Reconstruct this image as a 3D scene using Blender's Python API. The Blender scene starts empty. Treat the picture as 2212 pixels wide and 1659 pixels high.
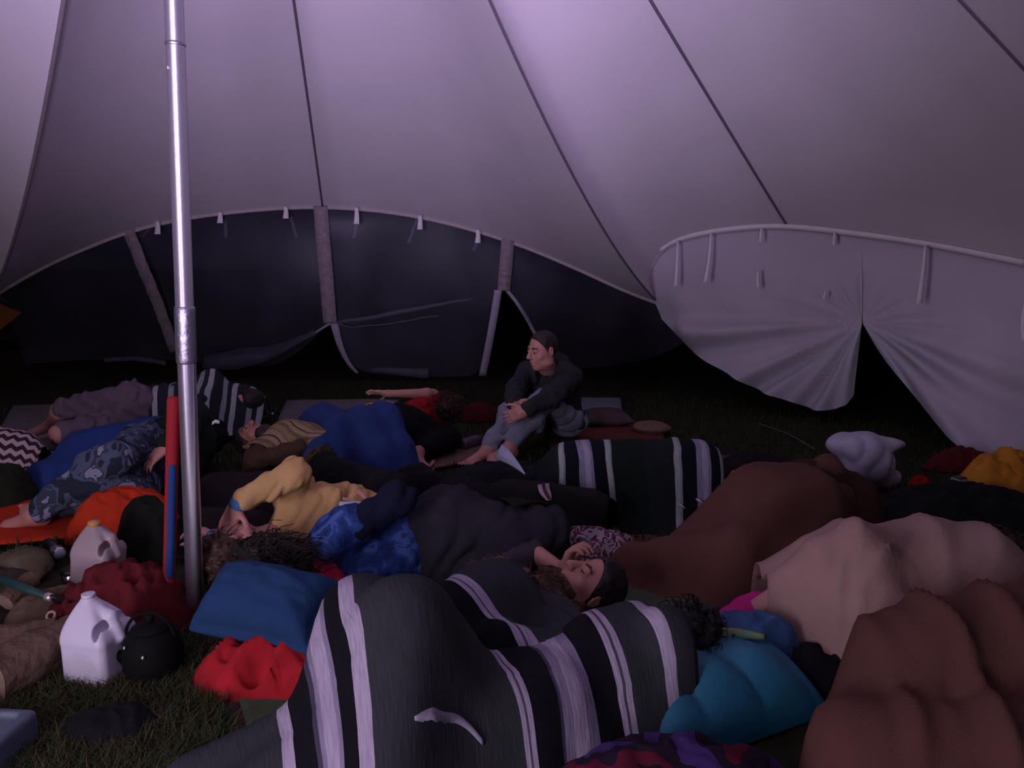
import bpy, bmesh, math, random
import numpy as np
from mathutils import Vector, Matrix

SC = bpy.context.scene
COL = SC.collection
# ------------------------------------------------------------------ camera, world, lamps, exposure
cam_d = bpy.data.cameras.new('camera')
cam = bpy.data.objects.new('camera', cam_d)
COL.objects.link(cam)
CAM_H = 1.3
PITCH = math.radians(10.0)
cam.location = (0, 0, CAM_H)
cam.rotation_euler = (math.pi / 2 - PITCH, 0, 0)
cam_d.sensor_width = 36.0
cam_d.lens = 36.0 * 1700.0 / 2212.0
cam_d.clip_start = 0.05
cam_d.clip_end = 300
SC.camera = cam

SC.view_settings.view_transform = 'Standard'
SC.view_settings.look = 'None'
SC.view_settings.gamma = 1.0
SC.view_settings.use_curve_mapping = False
SC.view_settings.exposure = 0.0

world = bpy.data.worlds.new('night_sky')
SC.world = world
world.use_nodes = True
world.node_tree.nodes['Background'].inputs[0].default_value = (0.10, 0.11, 0.20, 1)
world.node_tree.nodes['Background'].inputs[1].default_value = 0.010


def area_lamp(name, loc, aim, w, h, power, color, spread=180):
    ld = bpy.data.lights.new(name, 'AREA')
    ld.shape = 'RECTANGLE'
    ld.size, ld.size_y = w, h
    ld.energy = power
    ld.color = color
    ld.spread = math.radians(spread)
    o = bpy.data.objects.new(name, ld)
    COL.objects.link(o)
    o.location = loc
    d = Vector(aim) - Vector(loc)
    o.rotation_euler = d.to_track_quat('-Z', 'Y').to_euler()
    return o


# unseen area light behind the camera, stretched tall for the pole's highlight
area_lamp('side_light', (-2.1, -1.0, 1.15), (0.9, 5.2, 1.2), 0.7, 2.2, 50, (0.94, 0.79, 1.0), 150)
# unseen lilac area light, added to brighten the canopy from below
area_lamp('canopy_fill', (-0.2, -1.9, 1.0), (-0.5, 4.6, 4.1), 0.8, 0.5, 68, (0.73, 0.555, 1.0), 60)

# ------------------------------------------------------------------ picture geometry
FPX = 1700.0
_F = np.array([0, math.cos(PITCH), -math.sin(PITCH)])
_U = np.array([0, math.sin(PITCH), math.cos(PITCH)])
_R = np.array([1.0, 0, 0])
_C = np.array([0, 0, CAM_H])


def D(px, py, t):
    """world point at depth t seen at photo pixel (px, py)"""
    return _C + t * (_F + (px - 1106) / FPX * _R - (py - 829.5) / FPX * _U)


def G(px, py, z=0.0):
    """world point at height z seen at photo pixel (px, py)"""
    d = _F + (px - 1106) / FPX * _R - (py - 829.5) / FPX * _U
    return _C + d * ((z - CAM_H) / d[2])


V3 = lambda *a: np.array(a, float)


def unit(v):
    v = np.asarray(v, float)
    return v / (np.linalg.norm(v) + 1e-9)


# ------------------------------------------------------------------ linking helpers
def tag(o, label=None, cat=None, group=None, kind=None):
    if label: o['label'] = label
    if cat: o['category'] = cat
    if group: o['group'] = group
    if kind: o['kind'] = kind
    return o


def thing(name, label=None, cat=None, loc=(0, 0, 0), group=None, kind=None):
    o = bpy.data.objects.new(name, None)
    o.empty_display_size = 0.1
    COL.objects.link(o)
    o.location = Vector(tuple(float(c) for c in loc))
    return tag(o, label, cat, group, kind)


def origin(o):
    p = np.zeros(3)
    while o is not None:
        p = p + np.array(o.location)
        o = o.parent
    return p


def mobj(name, verts, faces, mat, parent=None, smooth=True, loc=None, uv=None):
    """link a mesh given in world coordinates"""
    verts = np.asarray(verts, float).reshape(-1, 3)
    if parent is not None:
        base = origin(parent)
    else:
        if loc is None:
            loc = np.array([(verts[:, 0].min() + verts[:, 0].max()) / 2, (verts[:, 1].min() + verts[:, 1].max()) / 2, verts[:, 2].min()])
        base = np.asarray(loc, float)
    me = bpy.data.meshes.new(name)
    fl = faces.tolist() if isinstance(faces, np.ndarray) else faces
    me.from_pydata((verts - base).tolist(), [], fl)
    if uv is not None:
        lay = me.uv_layers.new(name='UVMap')
        li = np.empty(len(me.loops), np.int32)
        me.loops.foreach_get('vertex_index', li)
        lay.data.foreach_set('uv', np.asarray(uv, float)[li].ravel())
    if smooth:
        me.polygons.foreach_set('use_smooth', [True] * len(me.polygons))
    if mat is not None:
        for m in (mat if isinstance(mat, (list, tuple)) else [mat]):
            me.materials.append(m)
    me.update()
    o = bpy.data.objects.new(name, me)
    COL.objects.link(o)
    if parent is not None:
        o.parent = parent
    else:
        o.location = Vector(base.tolist())
    return o


def solid(o, t, off=-1.0):
    m = o.modifiers.new('thickness', 'SOLIDIFY')
    m.thickness = t
    m.offset = off
    return o


# ------------------------------------------------------------------ materials
def lin(h):
    h = h.lstrip('#')
    c = [int(h[i:i + 2], 16) / 255 for i in (0, 2, 4)]
    return [x / 12.92 if x <= 0.04045 else ((x + 0.055) / 1.055) ** 2.4 for x in c]


_MATS = {}


def mat(name, col, rough=0.9, var=0.12, scale=14.0, bump=0.25, bscale=60.0, metal=0.0, sheen=0.0, col2=None, alpha=1.0, trans=0.0, sss=0.0, coat=0.0):
    if name in _MATS: return _MATS[name]
    m = bpy.data.materials.new(name)
    m.use_nodes = True
    nt = m.node_tree
    b = nt.nodes['Principled BSDF']
    c1 = lin(col) if isinstance(col, str) else list(col)
    c2 = (lin(col2) if isinstance(col2, str) else col2) if col2 else [c * (1 - 2.2 * var) for c in c1]
    tc = nt.nodes.new('ShaderNodeTexCoord')
    n = nt.nodes.new('ShaderNodeTexNoise')
    n.inputs['Scale'].default_value = scale
    n.inputs['Detail'].default_value = 5
    nt.links.new(tc.outputs['Object'], n.inputs['Vector'])
    r = nt.nodes.new('ShaderNodeValToRGB')
    r.color_ramp.elements[0].position = 0.3
    r.color_ramp.elements[1].position = 0.7
    r.color_ramp.elements[0].color = (*c2, 1)
    r.color_ramp.elements[1].color = (*c1, 1)
    nt.links.new(n.outputs['Fac'], r.inputs[0])
    nt.links.new(r.outputs[0], b.inputs['Base Color'])
    b.inputs['Roughness'].default_value = rough
    b.inputs['Metallic'].default_value = metal
    b.inputs['Sheen Weight'].default_value = sheen
    b.inputs['Alpha'].default_value = alpha
    b.inputs['Transmission Weight'].default_value = trans
    b.inputs['Coat Weight'].default_value = coat
    if sss:
        b.inputs['Subsurface Weight'].default_value = sss
        b.inputs['Subsurface Radius'].default_value = (0.012, 0.006, 0.003)
    if rough > 0.7: b.inputs['Specular IOR Level'].default_value = 0.2
    if bump:
        n2 = nt.nodes.new('ShaderNodeTexNoise')
        n2.inputs['Scale'].default_value = bscale
        n2.inputs['Detail'].default_value = 6
        nt.links.new(tc.outputs['Object'], n2.inputs['Vector'])
        bp = nt.nodes.new('ShaderNodeBump')
        bp.inputs['Strength'].default_value = bump
        bp.inputs['Distance'].default_value = 0.01
        nt.links.new(n2.outputs['Fac'], bp.inputs['Height'])
        nt.links.new(bp.outputs[0], b.inputs['Normal'])
    _MATS[name] = m
    return m


def stripe_mat(name, stops, axis='X', period=None, rough=0.95, wobble=0.006, soft=False, noise_mul=0.25):
    """woven stripes from the UV map in metres: stops = [(metre, colour), ...]"""
    m = bpy.data.materials.new(name)
    m.use_nodes = True
    nt = m.node_tree
    b = nt.nodes['Principled BSDF']
    b.inputs['Roughness'].default_value = rough
    b.inputs['Specular IOR Level'].default_value = 0.15
    uv = nt.nodes.new('ShaderNodeUVMap')
    sep = nt.nodes.new('ShaderNodeSeparateXYZ')
    nt.links.new(uv.outputs[0], sep.inputs[0])
    n = nt.nodes.new('ShaderNodeTexNoise')
    n.inputs['Scale'].default_value = 14
    n.inputs['Detail'].default_value = 3
    nt.links.new(uv.outputs[0], n.inputs['Vector'])
    mul = nt.nodes.new('ShaderNodeMath'); mul.operation = 'MULTIPLY_ADD'
    nt.links.new(n.outputs['Fac'], mul.inputs[0])
    mul.inputs[1].default_value = wobble
    nt.links.new(sep.outputs[axis], mul.inputs[2])
    src = mul.outputs[0]
    span = period or stops[-1][0]
    if period:
        md = nt.nodes.new('ShaderNodeMath'); md.operation = 'FLOORED_MODULO'
        nt.links.new(src, md.inputs[0]); md.inputs[1].default_value = period
        src = md.outputs[0]
    dv = nt.nodes.new('ShaderNodeMath'); dv.operation = 'DIVIDE'
    nt.links.new(src, dv.inputs[0]); dv.inputs[1].default_value = span
    r = nt.nodes.new('ShaderNodeValToRGB')
    cr = r.color_ramp
    cr.interpolation = 'LINEAR' if soft else 'CONSTANT'
    cr.elements.remove(cr.elements[1])
    cr.elements[0].position = stops[0][0] / span
    cr.elements[0].color = (*lin(stops[0][1]), 1)
    for p, c in stops[1:]:
        e = cr.elements.new(min(p / span, 1.0)); e.color = (*lin(c), 1)
    nt.links.new(dv.outputs[0], r.inputs[0])
    # weft variation: fine ribs along the stripe
    w = nt.nodes.new('ShaderNodeTexNoise')
    mp = nt.nodes.new('ShaderNodeMapping')
    mp.inputs['Scale'].default_value = (160, 18, 1) if axis == 'X' else (18, 160, 1)
    nt.links.new(uv.outputs[0], mp.inputs[0]); nt.links.new(mp.outputs[0], w.inputs['Vector'])
    w.inputs['Scale'].default_value = 1.0; w.inputs['Detail'].default_value = 3
    mx = nt.nodes.new('ShaderNodeMix'); mx.data_type = 'RGBA'; mx.blend_type = 'MULTIPLY'
    mx.inputs[0].default_value = noise_mul
    nt.links.new(r.outputs[0], mx.inputs[6])
    gr = nt.nodes.new('ShaderNodeValToRGB')
    gr.color_ramp.elements[0].position = .35; gr.color_ramp.elements[1].position = .65
    nt.links.new(w.outputs['Fac'], gr.inputs[0]); nt.links.new(gr.outputs[0], mx.inputs[7])
    nt.links.new(mx.outputs[2], b.inputs['Base Color'])
    bp = nt.nodes.new('ShaderNodeBump'); bp.inputs['Strength'].default_value = .3; bp.inputs['Distance'].default_value = .006
    nt.links.new(w.outputs['Fac'], bp.inputs['Height']); nt.links.new(bp.outputs[0], b.inputs['Normal'])
    return m


# ------------------------------------------------------------------ shape helpers
def wob(p, seed, scale, octaves=3):
    """smooth pseudo-noise in [-1, 1] for points p (..., 3)"""
    rng = np.random.default_rng(seed)
    out = 0; amp = 1.0; tot = 0; f = 1.0 / scale
    for _ in range(octaves):
        acc = 0
        for _ in range(3):
            k = rng.normal(size=3); k = k / np.linalg.norm(k) * f * 2.2
            q = rng.normal(size=3); q = q / np.linalg.norm(q) * f * 1.7
            acc = acc + np.sin(p @ k + rng.uniform(0, 6.28) + 1.3 * np.sin(p @ q + rng.uniform(0, 6.28)))
        out = out + amp * acc / 3; tot += amp
        amp *= .5; f *= 2.1
    return out / tot * 1.4


def ridge(p, seed, scale, octaves=2):
    return 1 - np.abs(wob(p, seed, scale, octaves))


def grid_faces(nu, nv, wrap_u=False, off=0):
    f = []
    for i in range(nu if wrap_u else nu - 1):
        i2 = (i + 1) % nu
        for j in range(nv - 1):
            f.append((off + i * nv + j, off + i2 * nv + j, off + i2 * nv + j + 1, off + i * nv + j + 1))
    return f


def tube_mesh(pts, rad, seg=10, cap=True):
    pts = np.asarray(pts, float); n = len(pts)
    rad = np.broadcast_to(np.asarray(rad, float), (n,))
    tan = np.gradient(pts, axis=0)
    tan /= np.linalg.norm(tan, axis=1)[:, None] + 1e-12
    ref = np.array([0, 0, 1.0]) if abs(tan[0][2]) < .9 else np.array([1.0, 0, 0])
    vs = []
    x = np.cross(ref, tan[0]); x /= np.linalg.norm(x)
    for i in range(n):
        x = x - tan[i] * (x @ tan[i]); x /= np.linalg.norm(x)
        y = np.cross(tan[i], x)
        a = np.linspace(0, 2 * math.pi, seg, endpoint=False)
        vs.append(pts[i] + rad[i] * (np.cos(a)[:, None] * x + np.sin(a)[:, None] * y))
    vs = np.concatenate(vs)
    fs = []
    for i in range(n - 1):
        for j in range(seg):
            j2 = (j + 1) % seg
            fs.append((i * seg + j, i * seg + j2, (i + 1) * seg + j2, (i + 1) * seg + j))
    if cap:
        fs.append(tuple(range(seg - 1, -1, -1)))
        fs.append(tuple((n - 1) * seg + j for j in range(seg)))
    return vs, fs


def strip_mesh(pts, width, side, thick=0.002):
    """a ribbon: pts along it, side = unit vector across"""
    pts = np.asarray(pts, float); side = np.asarray(side, float)
    side = np.broadcast_to(side, pts.shape)
    tan = np.gradient(pts, axis=0); nrm = np.cross(tan, side); nrm /= np.linalg.norm(nrm, axis=1)[:, None] + 1e-12
    w = np.broadcast_to(np.asarray(width, float), (len(pts),))[:, None] / 2
    c = [pts - side * w - nrm * thick / 2, pts + side * w - nrm * thick / 2, pts + side * w + nrm * thick / 2, pts - side * w + nrm * thick / 2]
    vs = np.stack(c, 1).reshape(-1, 3)
    fs = []
    for i in range(len(pts) - 1):
        for j in range(4):
            j2 = (j + 1) % 4
            fs.append((i * 4 + j, i * 4 + j2, i * 4 + 4 + j2, i * 4 + 4 + j))
    n = len(pts) - 1
    fs += [(3, 2, 1, 0), (n * 4, n * 4 + 1, n * 4 + 2, n * 4 + 3)]
    return vs, fs


def lathe_mesh(profile, loc, seg=28, axis=(0, 0, 1)):
    axis = unit(axis)
    ref = np.array([1.0, 0, 0]) if abs(axis[0]) < .9 else np.array([0, 1.0, 0])
    x = unit(np.cross(ref, axis)); y = np.cross(axis, x)
    loc = np.asarray(loc, float)
    vs = []
    for r, z in profile:
        a = np.linspace(0, 2 * math.pi, seg, endpoint=False)
        vs.append(loc + axis * z + r * (np.cos(a)[:, None] * x + np.sin(a)[:, None] * y))
    vs = np.concatenate(vs)
    fs = []
    n = len(profile)
    for i in range(n - 1):
        for j in range(seg):
            j2 = (j + 1) % seg
            fs.append((i * seg + j, i * seg + j2, (i + 1) * seg + j2, (i + 1) * seg + j))
    fs.append(tuple(range(seg - 1, -1, -1)))
    fs.append(tuple((n - 1) * seg + j for j in range(seg)))
    return vs, fs


def join(*ms):
    vs, fs, o = [], [], 0
    for v, f in ms:
        v = np.asarray(v, float)
        vs.append(v); fs += [tuple(int(i) + o for i in q) for q in (f.tolist() if isinstance(f, np.ndarray) else f)]
        o += len(v)
    return np.concatenate(vs), fs


def rot_z(a):
    c, s = math.cos(a), math.sin(a)
    return np.array([[c, -s, 0], [s, c, 0], [0, 0, 1.0]])


def frame(fwd, up):
    """columns: right, forward, up"""
    f = unit(fwd); u = np.asarray(up, float); u = unit(u - f * (u @ f)); r = np.cross(f, u)
    return np.stack([r, f, u], 1)


# ------------------------------------------------------------------ smooth solids: distance field on a grid, then surface nets
class Field:
    def __init__(self, lo, hi, vox):
        self.vox = vox
        self.lo = np.asarray(lo, float) - 4 * vox
        self.n = np.ceil((np.asarray(hi, float) + 4 * vox - self.lo) / vox).astype(int) + 1
        self.d = np.full(self.n, 0.5, np.float32)
        self.ax = [(self.lo[i] + np.arange(self.n[i]) * vox).astype(np.float32) for i in range(3)]

    def block(self, lo, hi):
        a = np.maximum(np.floor((np.asarray(lo) - self.lo) / self.vox).astype(int), 0)
        b = np.minimum(np.ceil((np.asarray(hi) - self.lo) / self.vox).astype(int) + 1, self.n)
        if np.any(b <= a): return None, None
        sl = tuple(slice(a[i], b[i]) for i in range(3))
        P = np.stack(np.meshgrid(*[self.ax[i][sl[i]] for i in range(3)], indexing='ij'), -1)
        return sl, P

    def merge(self, sl, e, k, op='add'):
        a = self.d[sl]
        if op == 'add':
            if k > 0:
                h = np.clip(0.5 + 0.5 * (a - e) / k, 0, 1)
                self.d[sl] = a * (1 - h) + e * h - k * h * (1 - h)
            else:
                self.d[sl] = np.minimum(a, e)
        elif op == 'sub':
            if k > 0:
                h = np.clip(0.5 - 0.5 * (a + e) / k, 0, 1)
                self.d[sl] = a * (1 - h) + (-e) * h + k * h * (1 - h)
            else:
                self.d[sl] = np.maximum(a, -e)

    def cap(self, a, b, ra, rb, k=0.03, op='add'):
        a = np.asarray(a, float); b = np.asarray(b, float)
        m = max(ra, rb) + k + 3 * self.vox
        sl, P = self.block(np.minimum(a, b) - m, np.maximum(a, b) + m)
        if sl is None: return
        ba = b - a
        t = np.clip(((P - a) @ ba) / (ba @ ba + 1e-12), 0, 1)
        e = np.linalg.norm(P - a - t[..., None] * ba, axis=-1) - (ra + (rb - ra) * t)
        self.merge(sl, e.astype(np.float32), k, op)

    def ell(self, c, r, Rm=None, k=0.03, op='add'):
        c = np.asarray(c, float); r = np.asarray(r, float)
        m = r.max() + k + 3 * self.vox
        sl, P = self.block(c - m, c + m)
        if sl is None: return
        q = P - c
        if Rm is not None: q = q @ Rm
        k0 = np.linalg.norm(q / r, axis=-1); k1 = np.linalg.norm(q / (r * r), axis=-1) + 1e-9
        self.merge(sl, (k0 * (k0 - 1) / k1).astype(np.float32), k, op)

    def box(self, c, h, Rm=None, rnd=0.01, k=0.0, op='add'):
        c = np.asarray(c, float); h = np.asarray(h, float)
        m = np.linalg.norm(h) + rnd + k + 3 * self.vox
        sl, P = self.block(c - m, c + m)
        if sl is None: return
        q = P - c
        if Rm is not None: q = q @ Rm
        q = np.abs(q) - (h - rnd)
        e = np.linalg.norm(np.maximum(q, 0), axis=-1) + np.minimum(q.max(-1), 0) - rnd
        self.merge(sl, e.astype(np.float32), k, op)

    def plane_cut(self, p, n, k=0.0):
        """remove what lies on the side n points to"""
        P = np.stack(np.meshgrid(*self.ax, indexing='ij'), -1)
        e = ((P - np.asarray(p)) @ unit(n)).astype(np.float32)
        self.d = np.maximum(self.d, e)

    def noise(self, amp, scale, seed, stretch=None, ridged=False, octaves=2):
        idx = np.nonzero(np.abs(self.d) < amp * 2 + 2 * self.vox)
        P = np.stack([self.ax[i][idx[i]] for i in range(3)], -1)
        if stretch is not None: P = P @ np.asarray(stretch)
        n = wob(P, seed, scale, octaves)
        if ridged: n = 1 - 2 * np.abs(n)
        self.d[idx] += (amp * n).astype(np.float32)

    def mesh(self, smooth=1):
        d = self.d; s = d < 0
        c = np.zeros(np.array(d.shape) - 1, np.int8)
        for i in (0, 1):
            for j in (0, 1):
                for k in (0, 1):
                    c += s[i:d.shape[0] - 1 + i, j:d.shape[1] - 1 + j, k:d.shape[2] - 1 + k]
        act = (c > 0) & (c < 8)
        cells = np.argwhere(act)
        idx = np.full(c.shape, -1, np.int64); idx[act] = np.arange(len(cells))
        acc = np.zeros((len(cells), 3)); cnt = np.zeros(len(cells))
        corners = [(i, j, k) for i in (0, 1) for j in (0, 1) for k in (0, 1)]
        vals = {co: d[cells[:, 0] + co[0], cells[:, 1] + co[1], cells[:, 2] + co[2]] for co in corners}
        for a in corners:
            for axis in range(3):
                if a[axis]: continue
                b = list(a); b[axis] = 1; b = tuple(b)
                va, vb = vals[a], vals[b]
                cr = (va < 0) != (vb < 0)
                t = np.where(cr, va / (va - vb + 1e-20), 0)
                p = np.zeros((len(cells), 3)); p[:] = a; p[:, axis] += t
                acc += p * cr[:, None]; cnt += cr
        verts = self.lo + (cells + acc / np.maximum(cnt, 1)[:, None]) * self.vox
        faces = []
        for axis in range(3):
            o1, o2 = [(1, 2), (2, 0), (0, 1)][axis]
            sa = [slice(None)] * 3; sb = [slice(None)] * 3
            sa[axis] = slice(0, -1); sb[axis] = slice(1, None)
            A = s[tuple(sa)]; B = s[tuple(sb)]
            e = np.argwhere(A != B)
            e = e[(e[:, o1] > 0) & (e[:, o2] > 0) & (e[:, o1] < d.shape[o1] - 1) & (e[:, o2] < d.shape[o2] - 1)]
            if len(e) == 0: continue
            flip = A[e[:, 0], e[:, 1], e[:, 2]]
            q = []
            for (u, v) in ((1, 1), (0, 1), (0, 0), (1, 0)):
                ee = e.copy(); ee[:, o1] -= u; ee[:, o2] -= v
                q.append(idx[ee[:, 0], ee[:, 1], ee[:, 2]])
            q = np.stack(q, 1)
            q[~flip] = q[~flip][:, ::-1]
            faces.append(q)
        faces = np.concatenate(faces) if faces else np.zeros((0, 4), int)
        faces = faces[(faces >= 0).all(1)]
        if len(faces):
            I = np.concatenate([faces[:, i] for i in range(4)] * 2)
            J = np.concatenate([faces[:, (i + 1) % 4] for i in range(4)] + [faces[:, (i + 3) % 4] for i in range(4)])
            ct = np.maximum(np.bincount(I, minlength=len(verts)), 1)[:, None]
            for _ in range(smooth):
                sm = np.stack([np.bincount(I, weights=verts[J, a], minlength=len(verts)) for a in range(3)], 1)
                verts = verts * .5 + .5 * sm / ct
            tri = verts[faces]
            if np.einsum('ij,ij->i', tri[:, 0], np.cross(tri[:, 1], tri[:, 2])).sum() + np.einsum('ij,ij->i', tri[:, 0], np.cross(tri[:, 2], tri[:, 3])).sum() < 0:
                faces = faces[:, ::-1]
        return verts, faces
# ------------------------------------------------------------------ the setting: grass floor, canopy, walls
M_GRASS = mat('trodden_turf', '#3a3725', var=.2, scale=9, bump=.8, bscale=40, col2='#24261a')
gx = np.concatenate([np.linspace(-30, -6, 13)[:-1], np.linspace(-6, 6, 121), np.linspace(6, 30, 13)[1:]])
gy = np.concatenate([np.linspace(-8, 0, 9)[:-1], np.linspace(0, 9, 91), np.linspace(9, 45, 19)[1:]])
XX, YY = np.meshgrid(gx, gy, indexing='ij')
PP = np.stack([XX, YY, XX * 0], -1)
ZZ = -0.012 + 0.008 * wob(PP, 3, 0.5)
v = np.stack([XX, YY, ZZ], -1).reshape(-1, 3)
tag(mobj('floor', v, grid_faces(len(gx), len(gy)), M_GRASS, loc=(0, 0, 0)), kind='structure')


def ground_z(x, y):
    return -0.012 + 0.008 * float(wob(np.array([x, y, 0.0]), 3, 0.5))


APEX = V3(-0.90, 2.60, 4.05)
# edge of the canopy: (photo pixel or angle) -> world
ARCH_A = [(-20, 640, 6.4), (70, 587, 6.55), (150, 548, 6.65), (300, 489, 6.85), (470, 458, 7.05), (690, 442, 7.3), (900, 462, 7.3), (1100, 517, 7.2), (1250, 580, 7.1), (1345, 625, 7.05), (1425, 655, 7.0)]
ARCH_B = [(1425, 655, 7.0), (1401, 612, 6.9), (1405, 575, 6.82), (1425, 543, 6.74), (1460, 519, 6.64), (1540, 500, 6.42), (1640, 490, 6.2), (1705, 488, 6.05), (1865, 507, 5.7), (2000, 526, 5.45), (2100, 545, 5.25), (2212, 568, 5.05), (2400, 612, 4.75)]
edge_a = np.array([D(*p) for p in ARCH_A])
edge_b = np.array([D(*p) for p in ARCH_B] + [(3.92, 3.6, 1.08), (4.06, 2.6, .85)])


def resample(pts, n, smooth=2):
    pts = np.asarray(pts, float)
    for _ in range(smooth):   # corner cutting, ends kept
        q = [pts[0]]
        for a, b in zip(pts[:-1], pts[1:]):
            q += [a * .75 + b * .25, a * .25 + b * .75]
        q.append(pts[-1]); pts = np.array(q)
    s = np.r_[0, np.cumsum(np.linalg.norm(np.diff(pts, axis=0), axis=1))]
    t = np.linspace(0, s[-1], n)
    return np.stack([np.interp(t, s, pts[:, i]) for i in range(3)], 1)


def ring_arch(a0, a1, z0, z1, top, n=24, r0=4.9, r1=4.9):
    """an arch of the canopy edge out of view, between bearings a0 and a1 about the pole"""
    t = np.linspace(0, 1, n)
    a = np.radians(a0 + (a1 - a0) * t); r = r0 + (r1 - r0) * t
    z = z0 + (z1 - z0) * t + (top - (z0 + z1) / 2) * np.sin(np.pi * t) ** .7
    return np.stack([APEX[0] + r * np.cos(a), APEX[1] + r * np.sin(a), z], 1)


def bearing(p):
    d = np.asarray(p) - APEX
    return math.degrees(math.atan2(d[1], d[0])), math.hypot(d[0], d[1])


M_CANOPY = mat('tent_canvas', '#e0dade', rough=.95, var=.035, scale=1.6, bump=.12, bscale=220)
M_SEAM = mat('seam_tape', '#6d6373', rough=.9, var=.05)
M_SEAM_PALE = mat('seam_tape_pale', '#8d8488', rough=.9, var=.05)
M_HEM = mat('hem_webbing', '#c2b6ba', rough=.9, var=.08, scale=40)
M_STRAP = mat('wall_webbing', '#a89aa2', rough=.95, var=.14, scale=26, bump=.6, bscale=70)
M_TIE = mat('tie_tape', '#f2ecf2', rough=.9, var=.04)
M_TIE_OUT = mat('tie_tape_dull', '#6d6a72', rough=.9, var=.04)


def sag_line(E, S, n=40, q=1.0):
    t = np.linspace(0, 1, n)[:, None]
    p = APEX + (E - APEX) * t
    p[:, 2] -= S * 4 * t[:, 0] * (1 - t[:, 0])
    return p


ba, ra_ = bearing(edge_a[0]); bb, rb_ = bearing(edge_b[-1])
arch_c = ring_arch(bb, -37, edge_b[-1][2], .85, 1.5, r0=rb_)
arch_d = ring_arch(-37, -77, .85, .85, 1.7)
arch_e = ring_arch(-77, -120, .85, .85, 1.7)
arch_f = ring_arch(-120, -165, .85, .85, 1.7)
arch_g = ring_arch(-165, ba - 360, .85, edge_a[0][2], 1.65, r1=ra_)

ceiling = tag(thing('ceiling', loc=APEX), kind='structure')


def canopy(edge, s0, s1, n=44, smax=None, mids=None):
    e = resample(edge, n)
    t = np.linspace(0, 1, n)
    S = s0 + (s1 - s0) * t
    if smax is not None: S = S + (smax - (s0 + s1) / 2) * np.sin(np.pi * t)
    lines = np.array([sag_line(e[i], S[i], 40) for i in range(n)])
    return e, S, lines


sags = {}
specs = [(edge_a, .45, .42, -.10, 'a'), (edge_b, .42, .25, -.13, 'b'), (arch_c, .25, .4, 0.0, 'c'), (arch_d, .4, .4, 0, 'd'), (arch_e, .4, .4, 0, 'e'), (arch_f, .4, .4, 0, 'f'), (arch_g, .4, .45, 0, 'g')]
for edge, s0, s1, sm, key in specs:
    e, S, L = canopy(edge, s0, s1, 48, sm)
    if key in 'ab':   # a seam runs down to the arch's top: two panels
        target = D(690, 442, 7.3) if key == 'a' else D(1705, 488, 6.05)
        k = int(np.argmin(np.linalg.norm(e - target, axis=1)))
        sags[key] = (e[k], S[k])
        cuts = [(0, k + 1), (k, 48)]
    else:
        cuts = [(0, 48)]
    for i0, i1 in cuts:
        o = mobj('canopy_panel', L[i0:i1].reshape(-1, 3), grid_faces(i1 - i0, 40), M_CANOPY, ceiling)
    # rolled hem along the edge
    v, f = tube_mesh(e - np.array([0, 0, .01]), .016, 8)
    mobj('canopy_hem', v, f, M_HEM, ceiling)


def seam(E, S, mat_, rad=.009, q0=.12):
    p = sag_line(E, S, 60)
    p = p[int(60 * q0):]
    v, f = tube_mesh(p - np.array([0, 0, .006]), rad, 6)
    return mobj('canopy_seam', v, f, mat_, ceiling)


seam(sags['a'][0], sags['a'][1], M_SEAM)
seam(edge_a[-1], .42, M_SEAM)
seam(sags['b'][0], sags['b'][1], M_SEAM, .010)
seam(edge_a[0], .45, M_SEAM_PALE, .013)
seam(edge_b[-1], .25, M_SEAM, .007)
def row_x(p, py):   # photo column where a line crosses photo row py
    w = p - _C; d = w @ _F; k = d > .2
    y = 829.5 - FPX * (w[k] @ _U) / d[k]; x = 1106 + FPX * (w[k] @ _R) / d[k]
    i = np.argsort(y)
    return np.interp(py, y[i], x[i])


eb, sb_, _ = canopy(edge_b, .42, .25, 48, -.13)
k5 = min(range(20, 47), key=lambda i: abs(row_x(sag_line(eb[i], sb_[i], 60), 60) - 2146))
seam(eb[k5], sb_[k5], M_SEAM, .007)
for arch in (arch_d, arch_e, arch_f, arch_g):
    seam(arch[0], .4, M_SEAM)
# peak cap where the canopy meets the pole
v, f = lathe_mesh([(.02, .12), (.10, .10), (.16, .0), (.30, -.14), (.31, -.15), (.17, -.03), (.09, .05), (.02, .06)], APEX, 24)
mobj('peak_cap', v, f, M_SEAM_PALE, ceiling)


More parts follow.
